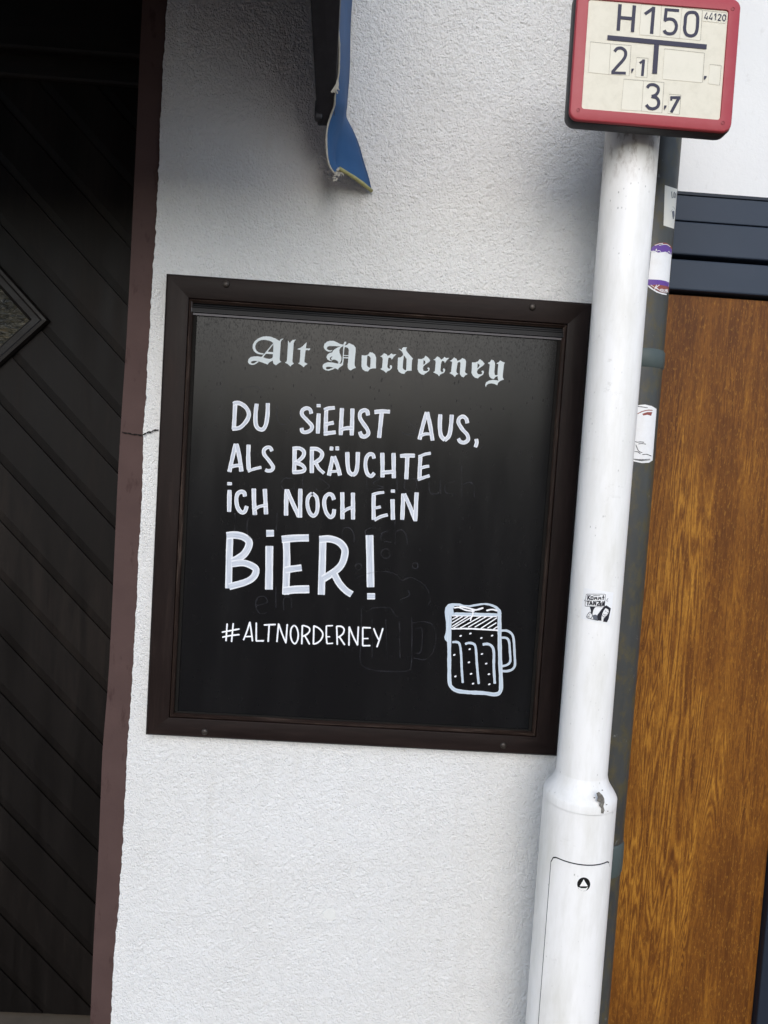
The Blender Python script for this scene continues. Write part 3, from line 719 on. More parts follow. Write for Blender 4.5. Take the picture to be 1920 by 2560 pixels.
write('big white hand-painted letter of the word BIER', [
 (B1, [(166,150),(152,600),(142,1068)], 112), (B1, [(108,196),(230,182),(370,205),(468,272),(478,360),(408,490),(300,572),(200,620)], 122), (B1, [(195,662),(380,645),(530,695),(598,762),(555,880),(420,965),(150,1040)], 112),
 (B1, [(820,364),(816,700),(811,1088)], 128), (B1, [(766,155),(896,153)], 112),
 (B1, [(1095,200),(1108,600),(1090,1172)], 118), (B1, [(1024,256),(1240,236),(1474,230)], 122), (B1, [(1080,764),(1220,742),(1354,724)], 112), (B1, [(1050,1112),(1250,1088),(1482,1082)], 132),
 (B2, [(447,130),(436,600),(420,1108)], 118), (B2, [(386,192),(550,180),(710,232),(802,335),(808,450),(758,600),(650,715),(450,845)], 118), (B2, [(632,762),(720,920),(830,1040),(926,1102)], 112),
 (B2, [(1220,118),(1230,550),(1237,982)], 126), (B2, [(1180,1132),(1312,1133)], 104)], (3, 2, 4, 3, 2), 'marker_big', 118, cap=.12, wob=.015)
H1, H2 = crop(545, 1540, 220), crop(755, 1550, 220)
write('thin white letter of the hashtag line', [
 (H1, [(173,138),(150,477)]), (H1, [(288,132),(255,492)]), (H1, [(68,306),(240,275),(408,243)]), (H1, [(78,400),(240,368),(408,350)]),
 (H1, [(478,458),(545,290),(602,108)]), (H1, [(600,108),(626,280),(650,480)]), (H1, [(510,390),(655,382)], 26),
 (H1, [(722,120),(720,475)]), (H1, [(712,470),(870,468)]), (H1, [(862,170),(970,165),(1093,160)]), (H1, [(965,175),(945,490)]),
 (H1, [(1110,494),(1143,140)]), (H1, [(1143,145),(1210,340),(1285,516)]), (H1, [(1280,514),(1306,152)]),
 (H1, [(1437,170),(1383,230),(1368,360),(1395,470),(1450,522),(1500,450),(1512,330),(1482,220),(1430,170)]),
 (H1, [(1590,172),(1580,536)]), (H2, [(-8,108),(60,112),(134,150),(142,210),(90,270),(-4,318)]), (H2, [(54,296),(145,462)]),
 (H2, [(225,100),(215,464)]), (H2, [(215,108),(310,150),(378,222),(392,292),(350,380),(280,435),(212,456)]),
 (H2, [(460,105),(458,300),(472,448)]), (H2, [(452,112),(586,105)], 24), (H2, [(460,318),(532,315)], 22), (H2, [(464,446),(588,438)], 24),
 (H2, [(654,112),(665,472)]), (H2, [(645,118),(740,122),(792,170),(782,240),(740,290),(668,332)]), (H2, [(705,318),(808,474)]),
 (H2, [(885,486),(890,120)]), (H2, [(890,122),(960,300),(1050,480)]), (H2, [(1046,480),(1063,120)]),
 (H2, [(1146,132),(1145,492)]), (H2, [(1138,142),(1300,148)]), (H2, [(1150,352),(1256,348)], 24), (H2, [(1140,486),(1292,482)]),
 (H2, [(1350,152),(1400,280),(1458,390)]), (H2, [(1526,152),(1470,340),(1410,516)])], (4, 3, 2, 2, 3, 1, 3, 2, 4, 3, 3, 4, 2), 'marker_thin', 30, cap=1.0)
# beer mug drawing
MG = crop(1090, 1480, 220)
mb = MB()
mb.poly(FP, MG, [(165,370),(180,290),(230,230),(310,212),(450,218),(520,245),(620,250),(740,230),(850,212),(960,210),(1060,230),(1150,270),(1220,340),(1235,400),(1225,460),(1165,470),(1160,400),(1150,340),(1090,290),(1000,255),(900,240),(800,258),(650,285),(600,275),(520,270),(430,262),(350,265),(325,320),(340,440),(295,450),(290,520),(290,700),(288,940),(215,950),(170,900),(155,850),(185,760),(190,700),(188,560),(170,450)], [], .0002)
l = .00024
for pts, wd in [([(262,440),(250,900),(250,1300),(255,1690),(300,1800),(400,1862),(600,1890),(900,1905),(1080,1930),(1180,1912),(1228,1840)], 70),
                ([(1195,430),(1200,900),(1210,1300),(1226,1700),(1222,1860)], 74), ([(340,415),(700,420),(1165,432)], 58),
                ([(1235,728),(1340,732),(1428,790),(1465,900),(1480,1150),(1488,1370),(1440,1455),(1350,1490),(1250,1492)], 44),
                ([(1235,860),(1320,866),(1375,930),(1395,1150),(1400,1300),(1350,1368),(1250,1400)], 42),
                ([(306,945),(400,945),(450,1000),(475,1200),(485,1450),(505,1716)], 42), ([(548,982),(620,960),(710,980),(750,1060),(770,1350),(805,1736)], 44),
                ([(878,990),(970,980),(1050,1020),(1090,1130),(1090,1400),(1108,1730)], 48)]:
    mb.ribbon(FP, MG, pts, wd, l, True, .5, .05); l += .00004
o = on_panel(mb.build('mug_drawing', 'mug_blue', fix=False)); o['label'] = 'pale blue drawn beer mug with handle'
mb = MB()
for pts, wd in [([(340,300),(430,290),(540,335),(640,355),(728,362)], 28), ([(440,268),(600,300),(700,330),(770,335),(895,298)], 32), ([(948,350),(1060,330),(1160,355)], 30),
                ([(690,330),(695,420),(662,490),(650,545)], 24), ([(300,450),(700,455),(1150,466)], 15), ([(288,692),(600,690),(900,705),(1168,722)], 30)] + \
               [([a, b], 21) for a, b in [((300,520),(420,455)), ((300,585),(510,455)), ((300,650),(610,455)), ((320,682),(690,460)), ((446,682),(860,455)), ((606,664),(962,455)),
                                          ((728,664),(1075,462)), ((842,690),(1150,485)), ((970,682),(1142,577)), ((1080,702),(1162,652))]]:
    mb.ribbon(FP, MG, pts, wd, l, True, .9, .06); l += .00003
for x, y in [(465,828),(648,782),(855,868),(1058,822),(635,1078),(867,1168),(345,1185),(620,1326),(947,1350),(660,1543),(997,1550),(366,1592),(698,1727),(1005,1740)]:
    mb.poly(FP, MG, [(x + 23 * math.cos(a), y + 16 * math.sin(a) - 5 * math.cos(a)) for a in np.linspace(0, 2 * math.pi, 12, endpoint=False)], [], l)
o = on_panel(mb.build('mug_foam_lines', 'marker_thin', fix=False)); o['kind'] = 'stuff'; o['label'] = 'white foam lines, hatching and bubbles inside the drawn mug'
# faint traces of wiped writing
C3, C4 = crop(480, 780, 840), crop(480, 1180, 940)
GH = [(C3, [(245,370),(243,455),(240,540)]), (C3, [(230,380),(320,370),(380,430),(360,510),(270,545)]), (C3, [(420,460),(420,530),(450,555),(485,530),(487,460)]),
 (C3, [(1100,510),(1060,530),(1090,560),(1110,590),(1060,605),(1035,590)]), (C3, [(1440,660),(1400,690)]),
 (C4, [(450,28),(405,30),(395,60),(415,85),(448,70)]), (C4, [(450,25),(452,85)]), (C4, [(490,0),(492,78),(520,70)]), (C4, [(600,20),(560,25),(590,45),(605,65),(570,85),(545,75)]),
 (C4, [(770,0),(772,75)]), (C4, [(772,20),(830,25),(800,50),(845,70),(775,78)]), (C4, [(905,20),(905,80)]), (C4, [(985,30),(945,35),(940,75),(985,85),(990,35),(992,95)]),
 (C4, [(1045,30),(1050,90),(1090,90),(1095,30),(1098,100)]), (C4, [(1160,40),(1120,55),(1120,90),(1165,100)]), (C4, [(1190,-30),(1190,110)]), (C4, [(1190,60),(1225,45),(1245,65),(1245,110)]),
 (C4, [(190,180),(188,260)]), (C4, [(290,185),(250,200),(245,270),(275,300),(300,290)]), (C4, [(375,180),(372,260)]), (C4, [(662,310),(668,250),(700,250),(715,280),(715,310)]),
 (C4, [(770,290),(765,260),(795,245),(815,250)]), (C4, [(870,260),(840,270),(835,300),(880,310)]), (C4, [(895,215),(897,320)]), (C4, [(897,265),(925,255),(945,280),(950,320)]),
 (C4, [(285,590),(330,575),(320,550),(290,555),(282,590),(300,625),(330,620)]), (C4, [(370,500),(370,600)]), (C4, [(405,610),(405,560),(435,555),(440,600)]),
 (C4, [(748,600),(746,740),(744,840),(790,872),(880,880),(955,875),(968,840),(970,740),(970,640)]), (C4, [(975,665),(1035,662),(1072,690),(1072,770),(1035,825),(978,822)]), (C4, [(985,690),(1015,695),(1010,790),(985,800)]),
 (C4, [(720,470),(770,450),(840,438),(900,452),(925,478),(970,466),(1030,505),(1052,560),(1040,590)]), (C4, [(915,565),(958,545),(955,522)]), (C4, [(750,590),(770,615),(800,600),(850,598),(880,605),(900,635),(930,645)]),
 (C4, [(795,650),(795,820)]), (C4, [(855,650),(860,820)]), (C4, [(915,660),(918,820)])]
GH += [(C4, [(x + r * math.cos(a), y + r * math.sin(a)) for a in np.linspace(0, 6.2, 9)]) for x, y, r in ((855, 360, 21), (985, 413, 13), (735, 418, 14))]
mb = MB(); l = .00008
for c_, p_ in GH: mb.ribbon(FP, c_, p_, 5.2, l, True, 1.0, .2); l += .00001
o = on_panel(mb.build('wiped_traces', 'ghost', fix=False)); o['kind'] = 'stuff'; o['label'] = 'faint grey traces of wiped lettering and a mug'

# ------------------------------------------------------------------ post
Y_PO = -.150
def axis_x(ul, ur, v, y):
    return (P(ul, v, y)[0] + P(ur, v, y)[0]) / 2
PX_ = (axis_x(1472, 1601, 900, Y_PO) + axis_x(1409, 1534, 1700, Y_PO)) / 2
R_U = .5 * (P(1601, 900, Y_PO)[0] - P(1472, 900, Y_PO)[0]) * .992
Zp = lambda v: P(1500, v, Y_PO - .04)[2]
R_L = R_U * 1.43
Z_TOP = 2.62
zsb = P(1560, 320, -.21)[2]
MT['post'] = post('white_post_paint', zsb)
post_t = thing('lamp_post', 'white round steel post with wider base and service flap before the wall', 'post', loc=(PX_, Y_PO, Z_GND))
mb = MB(); z_n = P(1450, 1958, Y_PO - R_U)[2]
mb.rev(PX_, Y_PO, [(R_U, z_n - .01), (R_U, Z_TOP - .004), (R_U * .96, Z_TOP)], 72); o = mb.build('upper_tube', 'x' if 0 else MT['post']); auto_smooth(o, 40); part(o, post_t)
z_s = P(1450, 2020, Y_PO - R_L)[2]
pr = [(R_U * 1.002, z_n + .004), (R_U * 1.02, z_n), (R_U * 1.06, z_n - .006)]
for k in range(1, 9):
    t = k / 8; s_ = t * t * (3 - 2 * t); pr.append((R_U * 1.06 + (R_L - R_U * 1.06) * (.55 * t + .45 * s_), z_n - .006 + (z_s - z_n + .006) * t))
pr += [(R_L, z_s - .012)]
mb = MB(); mb.rev(PX_, Y_PO, pr[::-1], 72, False); o = mb.build('shoulder', MT['post'], smooth=True); part(o, post_t)
mb = MB(); mb.rev(PX_, Y_PO, [(R_L, Z_GND - .05), (R_L, z_s - .011)], 72); o = mb.build('base_tube', MT['post']); auto_smooth(o, 40); part(o, post_t)
# service flap
c7 = crop(1240, 1700, 680); FL = on_cyl(PX_, Y_PO, R_L)
def ang_z(p):
    u, v = c7(p); q = FL(u, v); return math.atan2(q[1] - Y_PO, q[0] - PX_), q[2]
aL, zt_ = ang_z((338, 1122)); aR, _ = ang_z((688, 1146)); zl = ang_z((510, 1128))[1]
def flap(a0, a1, z0, z1, r, rc):
    pts = []
    ra = rc / R_L
    n = 28
    def put(a, z): pts.append((PX_ + r * math.cos(a), Y_PO + r * math.sin(a), z))
    cols = [a0 + (a1 - a0) * k / n for k in range(n + 1)]; vs = []; fs = []
    for a in cols:
        e = min(a - a0, a1 - a); dz = 0
        if e < ra: dz = rc - math.sqrt(max(rc * rc - (rc - e * R_L) ** 2, 0))
        for z in (z0 + dz, z1 - dz): vs.append((PX_ + r * math.cos(a), Y_PO + r * math.sin(a), z))
        for z in (z0 + dz, z1 - dz): vs.append((PX_ + (r - .003) * math.cos(a), Y_PO + (r - .003) * math.sin(a), z))
    for k in range(n):
        b = 4 * k; fs += [(b, b + 4, b + 5, b + 1), (b + 2, b + 3, b + 7, b + 6), (b + 1, b + 5, b + 7, b + 3), (b, b + 2, b + 6, b + 4)]
    fs += [(0, 1, 3, 2), (4 * n, 4 * n + 2, 4 * n + 3, 4 * n + 1)]
    return vs, fs
a0, a1 = min(aL, aR), max(aL, aR); zb_ = zl - .40
gp = .0017
mb = MB(); mb.add(*flap(a0 - gp / R_L, a1 + gp / R_L, zb_ - gp, zl + gp, R_L + .0004, .012)); part(mb.build('flap_joint', 'gap_dark', smooth=False), post_t)
mb = MB(); mb.add(*flap(a0, a1, zb_, zl, R_L + .0012, .011)); o = mb.build('service_flap', MT['post']); auto_smooth(o, 30); fl = part(o, post_t)
FL2 = on_cyl(PX_, Y_PO, R_L + .0012)
def disc(F, cr, cx, cy, rx, ry, lift, n=24): return [(cx + rx * math.cos(2 * math.pi * k / n), cy + ry * math.sin(2 * math.pi * k / n)) for k in range(n)]
mb = MB(); mb.poly(FL2, c7, disc(0, 0, 535, 1246, 40, 42, 0), [], .0004, 10); o = mb.build('lock_recess', 'gap_dark', fix=False); sub(o, fl, None)
mb = MB(); mb.poly(FL2, c7, [(535, 1216), (560, 1258), (510, 1258)], [], .0010, 10)
mb.poly(FL2, c7, [(500, 1262), (520, 1270), (548, 1270), (562, 1262), (550, 1284), (530, 1288), (510, 1280)], [], .0010, 10); o = mb.build('lock_triangle', MT['post'], fix=False); sub(o, fl, None)
# flaked scar on the shoulder
FS = lambda u, v, l=0: on_cyl(PX_, Y_PO, R_L * .992 + .0012)(u, v, l)
mb = MB(); mb.poly(FS, c7, [(612, 690), (628, 682), (648, 700), (660, 722), (662, 745), (655, 770), (662, 795), (655, 815), (640, 812), (642, 785), (630, 765), (636, 748), (615, 738), (620, 715)], [], 0, 10)
for x, y, r in ((600, 718, 6), (675, 760, 5), (648, 672, 5), (682, 800, 4)): mb.poly(FS, c7, disc(0, 0, x, y, r, r * .7, 0, 7), [], 0, 10)
part(mb.build('paint_scar', 'scar', fix=False), post_t)
# sticker with a woman holding a placard
SK = crop(1440, 1460, 120); FU = on_cyl(PX_, Y_PO, R_U)
def dense(pts, k=6):
    out = []
    for i in range(len(pts)):
        a, b = pts[i], pts[(i + 1) % len(pts)]
        out += [(a[0] + (b[0] - a[0]) * t / k, a[1] + (b[1] - a[1]) * t / k) for t in range(k)]
    return out
def sheet(F, cr, corners, lift, nx=14, nz=4):
    """paper wrapped on a round surface; corners tl, tr, br, bl"""
    mb = MB(); vs = []; tl, tr, br, bl = corners
    for j in range(nz + 1):
        for i in range(nx + 1):
            s, t = i / nx, j / nz
            x = (tl[0] * (1 - s) + tr[0] * s) * (1 - t) + (bl[0] * (1 - s) + br[0] * s) * t
            y = (tl[1] * (1 - s) + tr[1] * s) * (1 - t) + (bl[1] * (1 - s) + br[1] * s) * t
            u, v = cr((x, y)); vs.append(F(u, v, lift))
    mb.add(vs, [(j * (nx + 1) + i, j * (nx + 1) + i + 1, (j + 1) * (nx + 1) + i + 1, (j + 1) * (nx + 1) + i) for j in range(nz) for i in range(nx)])
    return mb
st = part(sheet(FU, SK, [(270, 130), (1300, 300), (1180, 1430), (160, 1190)], .0003).build('sticker', 'paper', fix=False), post_t)
st['label'] = 'small black and white sticker reading KOMMT TANZEN with a woman holding a placard'
mb = MB(); l = .0005
def sk(pts, wd, sm=False, closed=False, cap=0):
    global l
    mb.ribbon(FU, SK, pts, wd, l, sm, cap, 0, closed); l += .00002
sk([(372,350),(1000,352),(1018,372),(985,780),(965,795),(335,770),(312,745),(352,372)], 15, False, True)
for p_ in ([(415,375),(403,548)], [(495,385),(420,470)], [(425,465),(492,545)], [(650,455),(640,550)], [(650,455),(682,505)], [(682,505),(715,455)], [(715,455),(725,550)],
           [(790,455),(778,550)], [(790,455),(822,505)], [(822,505),(855,455)], [(855,455),(862,550)], [(950,385),(935,552)], [(905,462),(982,462)],
           [(362,590),(482,590)], [(425,590),(402,742)], [(520,585),(468,735)], [(520,585),(562,735)], [(490,690),(552,690)], [(618,585),(600,738)], [(618,585),(672,738)], [(692,580),(672,738)],
           [(725,598),(852,598)], [(840,605),(728,735)], [(715,738),(822,738)], [(832,655),(825,750)], [(832,658),(892,658)], [(828,703),(882,703)], [(825,748),(892,750)],
           [(930,598),(915,758)], [(930,598),(962,760)], [(988,590),(965,760)]): sk(p_, 36)
sk([(520,440),(590,440),(590,540),(520,540)], 32, False, True)
mb.poly(FU, SK, [(480,775),(700,780),(640,830),(600,900),(570,1030),(520,1030),(515,900),(490,830)], [], l, 10); l += .00002
mb.poly(FU, SK, [(1050,735),(1205,840),(1180,960),(1150,1100),(1130,1200),(1070,1322),(940,1300),(960,1190),(1080,1090),(1140,960),(1120,880),(1020,830),(950,930),(900,1050),(880,1150),(880,1270),(760,1262),(740,1150),(745,1060),(830,950),(880,880),(960,790)], [], l, 10); l += .00002
for p_ in ([(460,975),(500,980),(560,1050),(560,1120),(520,1180),(440,1190),(380,1160),(370,1110),(410,1040)],): sk(p_, 15, True, True)
for p_ in ([(400,1110),(470,1100)], [(400,1140),(480,1140)], [(455,1045),(490,1040)], [(890,1010),(912,1090),(970,1140),(1050,1110),(1110,1030)], [(1000,930),(1050,945)], [(1075,985),(1120,1000)], [(950,1030),(985,1075),(1050,1060)],
           [(285,540),(300,590)], [(1110,495),(1050,575)], [(1105,580),(1065,600)], [(575,1085),(690,1065)], [(480,1195),(760,1265)], [(590,402),(680,396),(760,400),(830,392)]): sk(p_, 15, True)
sub(mb.build('print', 'ink', fix=False), st)
mb = MB(); mb.poly(FU, SK, [(570,1110),(620,1085),(700,1070),(755,1090),(760,1258),(600,1215)], [], .00045, 10)
sub(mb.build('print', 'ink_grey', fix=False), st)

# ------------------------------------------------------------------ hydrant sign
GS = crop(1420, 0, 480)
YS = -.237
tlc, trc, brc, blc = (85, -124), (1503, -8), (1413, 1146), (8, 1031)
sw = np.linalg.norm(P(*GS(brc), YS) - P(*GS(blc), YS))
sign = thing('hydrant_sign', 'red-rimmed cream hydrant sign reading H150 on the white post', 'sign', loc=tuple(P(*GS(((blc[0] + brc[0]) / 2, (blc[1] + brc[1]) / 2)), YS + .03)))
print('SIGN WIDTH', sw, 'POST r', R_U, R_L, 'sill', Z_SILL)
def rrect(c, r, n=7):
    """rounded quad in crop coordinates, corners tl tr br bl"""
    out = []
    for i in range(4):
        p, a, b = np.array(c[i], float), np.array(c[i - 1], float), np.array(c[(i + 1) % 4], float)
        da, db = (a - p) / np.linalg.norm(a - p), (b - p) / np.linalg.norm(b - p)
        s, e = p + da * r, p + db * r
        ctr = p + da * r + db * r
        for k in range(n + 1):
            th = math.pi / 2 * k / n
            out.append(tuple(ctr - db * r * math.cos(th) - da * r * math.sin(th)))
    return out
def inset(c, d):
    q = np.array(c, float); m_ = q.mean(0); out = []
    for i in range(4):
        p, a, b = q[i], q[i - 1], q[(i + 1) % 4]
        da, db = (a - p) / np.linalg.norm(a - p), (b - p) / np.linalg.norm(b - p)
        out.append(tuple(p + (da + db) * d))
    return out
QS = [tlc, trc, brc, blc]
def W3(pts, y): return [tuple(P(*GS(p), YS) + np.array([0, y - YS, 0])) for p in pts]
# rim: rounded profile from tray to face
levels = [(rrect(inset(QS, 2), 78), YS + .006), (rrect(inset(QS, 0), 80), YS + .0035), (rrect(inset(QS, 5), 78), YS + .0008), (rrect(inset(QS, 14), 72), YS), (rrect(inset(QS, 101), 26), YS), (rrect(inset(QS, 106), 22), YS + .0016), (rrect(inset(QS, 107), 21), YS + .006)]
vs = []; fs = []; n = len(levels[0][0])
for pts, y in levels: vs += W3(pts, y)
for a in range(len(levels) - 1):
    for k in range(n): fs.append((a * n + k, a * n + (k + 1) % n, (a + 1) * n + (k + 1) % n, (a + 1) * n + k))
mb = MB(); mb.add(vs, fs); o = mb.build('red_rim', 'sign_red'); auto_smooth(o, 45); part(o, sign)
mb = MB(); lv = [(rrect(inset(QS, -2), 80), YS + .0062), (rrect(inset(QS, -7), 82), YS + .0085), (rrect(inset(QS, -7), 82), YS + .024), (rrect(inset(QS, 4), 80), YS + .029)]
vs = []; fs = []
for pts, y in lv: vs += W3(pts, y)
for a in range(len(lv) - 1):
    for k in range(n): fs.append((a * n + k, a * n + (k + 1) % n, (a + 1) * n + (k + 1) % n, (a + 1) * n + k))
fs += [tuple(range(n - 1, -1, -1)), tuple(3 * n + k for k in range(n))]
mb.add(vs, fs); o = mb.build('tray', 'sign_black'); auto_smooth(o, 45); part(o, sign)
YFc = YS + .0020
mb = MB(); fp = rrect(inset(QS, 104), 24); mb.prism(W3(fp, YFc), W3(fp, YS + .006)); part(mb.build('face', 'sign_cream'), sign)
# clamp to the post
mb = MB(); sx = PX_; zc_ = P(1640, 130, YS)[2]; mb.box(sx - .02, sx + .02, YS + .0285, Y_PO - R_U + .006, zc_ - .03, zc_ + .03); part(mb.build('bracket', 'sign_black'), sign)
FF = on_plane(YFc)
tiles = [[(636,36),(810,51),(796,311),(618,297)], [(811,51),(986,66),(967,328),(797,311)], [(987,66),(1162,86),(1145,346),(968,328)],
         [(195,361),(370,379),(355,640),(178,622)], [(371,379),(546,393),(529,653),(356,640)], [(595,496),(692,504),(683,669),(582,660)],
         [(836,421),(1180,458),(1163,712),(818,680)], [(1226,556),(1325,566),(1311,733),(1214,720)],
         [(484,683),(655,697),(636,957),(461,945)], [(656,697),(830,712),(812,973),(637,957)], [(878,813),(976,822),(964,986),(866,976)]]
KS = crop(1730, 10, 120)
for k in range(5):
    def kp(s, t): 
        a, b = (402 + (1195 - 402) * s, 218 + (300 - 218) * s), (388 + (1180 - 388) * s, 570 + (650 - 570) * s)
        p = (a[0] + (b[0] - a[0]) * t, a[1] + (b[1] - a[1]) * t); u, v = KS(p); return ((u - 1420) / GS.s, (v - 0) / GS.s)
    tiles.append([kp(k / 5, 0), kp((k + 1) / 5, 0), kp((k + 1) / 5, 1), kp(k / 5, 1)])
mb = MB()
for i, q in enumerate(tiles):
    wd = 4.2 if i < 11 else 2.2
    mb.ribbon(FF, GS, q, wd, .00015 + i * .000012, False, 0, .25, True)
part(mb.build('tile_joints', 'gap', fix=False), sign)
for i, q in enumerate(tiles):
    d = 2.4 if i < 11 else 1.0
    qi = inset(q, d); mb = MB(); mb.prism(W3(qi, YFc - .00045), W3(qi, YFc + .0006)); part(mb.build('tile', 'sign_tile'), sign)
FT = on_plane(YFc - .00045)
l = .0002; face_o = bpy.data.objects['face']
def fin():
    global mb
    sub(mb.build('letter', 'sign_ink', fix=False), face_o, None); mb = MB()
mb = MB()
def ds(pts, wd, sm=True, closed=False, cr=GS):
    global l
    mb.ribbon(FT, cr, pts, wd, l, sm, 0, 0, closed); l += .00002
ds([(450,36),(434,263)], 30); ds([(574,46),(557,276)], 30); ds([(440,150),(566,161)], 28); fin()
ds([(741,58),(722,293)], 30); ds([(664,122),(740,70)], 28, False); fin()
ds([(960,92),(836,82)], 26); ds([(849,80),(838,182)], 27); ds([(832,178),(868,164),(910,172),(934,205),(934,248),(912,284),(872,292),(842,280),(832,260)], 28); fin()
ds([(1078,106),(1040,112),(1018,140),(1012,200),(1008,255),(1024,296),(1062,310),(1098,296),(1114,258),(1120,200),(1120,145),(1104,114)], 28, True, True); fin()
ds([(402,446),(425,420),(462,416),(494,440),(497,480),(475,520),(430,570),(385,622)], 27); ds([(374,628),(500,632)], 24); fin()
ds([(655,513),(642,656)], 24); ds([(620,545),(654,522)], 20, False); fin()
ds([(340,323),(1199,404)], 41); ds([(768,360),(749,636)], 42); fin()
ds([(684,758),(704,735),(742,732),(776,752),(780,788),(758,820),(724,832)], 26); ds([(722,832),(766,846),(784,880),(776,918),(744,938),(704,934),(676,905)], 27); fin()
ds([(884,843),(972,842)], 24); ds([(893,836),(893,868)], 17); ds([(958,848),(892,970)], 26, False); fin()
for q in ([(549,592),(571,592),(564,610),(550,632),(546,616)], [(1178,655),(1201,657),(1194,674),(1176,692),(1174,676)], [(831,910),(854,912),(848,930),(832,950),(830,932)]): mb.poly(FT, GS, q, [], l); fin()
K = lambda pts, **k: ds(pts, 30, cr=KS, **k)
K([(518,295),(432,478)]); K([(428,470),(548,494)]); K([(540,418),(514,524)]); fin(); K([(692,308),(590,498)]); K([(586,488),(712,512)]); K([(700,436),(676,540)]); fin()
K([(832,322),(805,552)]); K([(776,378),(828,330)], sm=False); fin(); K([(904,388),(940,354),(992,368),(1006,410),(970,470),(898,552)]); K([(890,558),(1004,562)]); fin()
K([(1118,368),(1078,400),(1062,480),(1080,556),(1112,574),(1150,540),(1168,460),(1160,396)], closed=True); fin()
for x, y in ((88, 952), (1338, 1063), (1424, 77)):
    q = P(*GS((x, y)), YS); R = 16 * GS.s * 1.09 / F_PX; mb = MB(); n = 20; vs = []
    rg = [(R, .0004), (R, -.0005), (R * .82, -.0006), (R * .74, -.0002), (R * .05, -.0003)]
    for r, yy_ in rg: vs += [(q[0] + r * math.cos(2 * math.pi * k / n), YS + yy_, q[2] + r * math.sin(2 * math.pi * k / n)) for k in range(n)]
    mb.add(vs, [(a * n + k, a * n + (k + 1) % n, a * n + n + (k + 1) % n, a * n + n + k) for a in range(len(rg) - 1) for k in range(n)] + [tuple((len(rg) - 1) * n + k for k in range(n))])
    part(mb.build('rivet', 'red_dark'), sign)

# ------------------------------------------------------------------ downpipe
Y_PI = -.056; R_PI = .042
xe = [P(u, v, Y_PI - .012)[0] for u, v in ((1703.6, 342.6), (1652.8, 900), (1585, 1700), (1519, 2560))]
X_PI = sum(xe) / 4 - R_PI + .0042
pipe = thing('downpipe', 'dark weathered downpipe with torn stickers behind the white post', 'pipe', loc=(X_PI, Y_PI, Z_GND))
zj = [P(1640, 898, Y_PI - .03)[2], P(1540, 2150, Y_PI - .03)[2]]
zc1, zc2 = zj
for za, zb2 in ((Z_GND - .02, zc2), (zc2, zc1), (zc1, 4.5)):
    mb = MB(); mb.rev(X_PI, Y_PI, [(R_PI * .985, za), (R_PI, za + .004), (R_PI, zb2)], 48); o = mb.build('pipe_length', 'zinc'); auto_smooth(o, 40); part(o, pipe)
for z, h in ((zc1, .016), (zc2, .030)):
    mb = MB(); mb.rev(X_PI, Y_PI, [(R_PI * 1.001, z - h), (R_PI + .0022, z - h * .8), (R_PI + .0026, z), (R_PI + .0022, z + h * .8), (R_PI * 1.001, z + h)], 48, False); part(mb.build('collar', 'zinc_collar', smooth=True), pipe)
FPI = on_cyl(X_PI, Y_PI, R_PI)
PS = crop(1560, 400, 160, 983)
s1 = part(sheet(FPI, PS, [(628, 385), (818, 447), (768, 1057), (607, 1005)], .0004).build('sticker', 'paper_cream', fix=False), pipe); s1['label'] = 'white torn sticker reading LOS on the downpipe'
mb = MB(); l = .0006
def ps(pts, wd, sm=False, cr=PS, closed=False):
    global l
    mb.ribbon(FPI, cr, pts, wd, l, sm, .3, .1, closed); l += .00002
ps([(731,490),(739,583)], 11); ps([(720,490),(744,489)], 6); ps([(732,584),(756,578),(758,560)], 7); ps([(774,492),(763,535),(775,582),(783,540)], 9, True, PS, True)
ps([(803,503),(793,515),(800,545),(793,585)], 9); mb.poly(FPI, PS, [(737,788),(772,780),(777,850),(766,905),(752,912),(745,865)], [], l, 10)
ps([(742,720),(768,725),(775,760)], 4, True); ps([(715,798),(745,760)], 4)
sub(mb.build('print', 'ink_grey', fix=False), s1)
s2 = part(sheet(FPI, PS, [(424, 1350), (738, 1370), (688, 1960), (366, 1905)], .0004).build('sticker', 'paper', fix=False), pipe); s2['label'] = 'purple and white torn oval sticker on the downpipe'
mb = MB()
mb.poly(FPI, PS, [(425,1345),(470,1312),(540,1300),(620,1298),(690,1320),(738,1372),(728,1452),(690,1440),(640,1408),(585,1415),(520,1422),(460,1392),(415,1400)], [], .0006, 10)
mb.poly(FPI, PS, [(372,1832),(450,1835),(560,1842),(640,1858),(694,1882),(684,1950),(600,1925),(500,1912),(420,1925),(366,1918)], [], .0006, 10)
sub(mb.build('print', 'purple', fix=False), s2)
mb = MB(); l = .0007
ps([(470,1308),(560,1282),(640,1284),(700,1315),(735,1360)], 20, True); mb.poly(FPI, PS, [(392,1922),(470,1915),(520,1912),(600,1925),(690,1945),(682,2030),(640,2045),(560,2030),(470,1985)], [], .00068, 10)
sub(mb.build('print', 'brick_red', fix=False), s2)
mb = MB(); l = .0009
ps([(368,1928),(440,1985),(540,2038),(655,2066)], 22, True); ps([(410,1918),(500,1975),(600,2025),(680,2030)], 8, True); ps([(472,1312),(545,1288),(600,1280)], 9, True); ps([(540,1312),(600,1298),(660,1300),(715,1335)], 9, True)
for p_ in ([(500,1918),(468,1995)], [(545,1918),(488,1960)], [(488,1958),(548,2002)], [(585,1985),(558,1990),(556,2012),(582,2008)], [(588,1980),(592,2016)], [(610,1985),(608,2018)], [(642,1988),(624,1995),(640,2008),(622,2020)], [(652,2006),(672,1998),(656,1986),(650,2012),(674,2020)]): ps(p_, 11, True)
ps([(410,1392),(425,1420),(445,1395),(470,1418),(500,1365),(505,1400),(540,1390),(570,1412)], 8, True); ps([(635,1410),(660,1438),(690,1400),(712,1440)], 8, True)
sub(mb.build('print', 'white_print', fix=False), s2)
C6 = crop(1340, 900, 580, 1604)
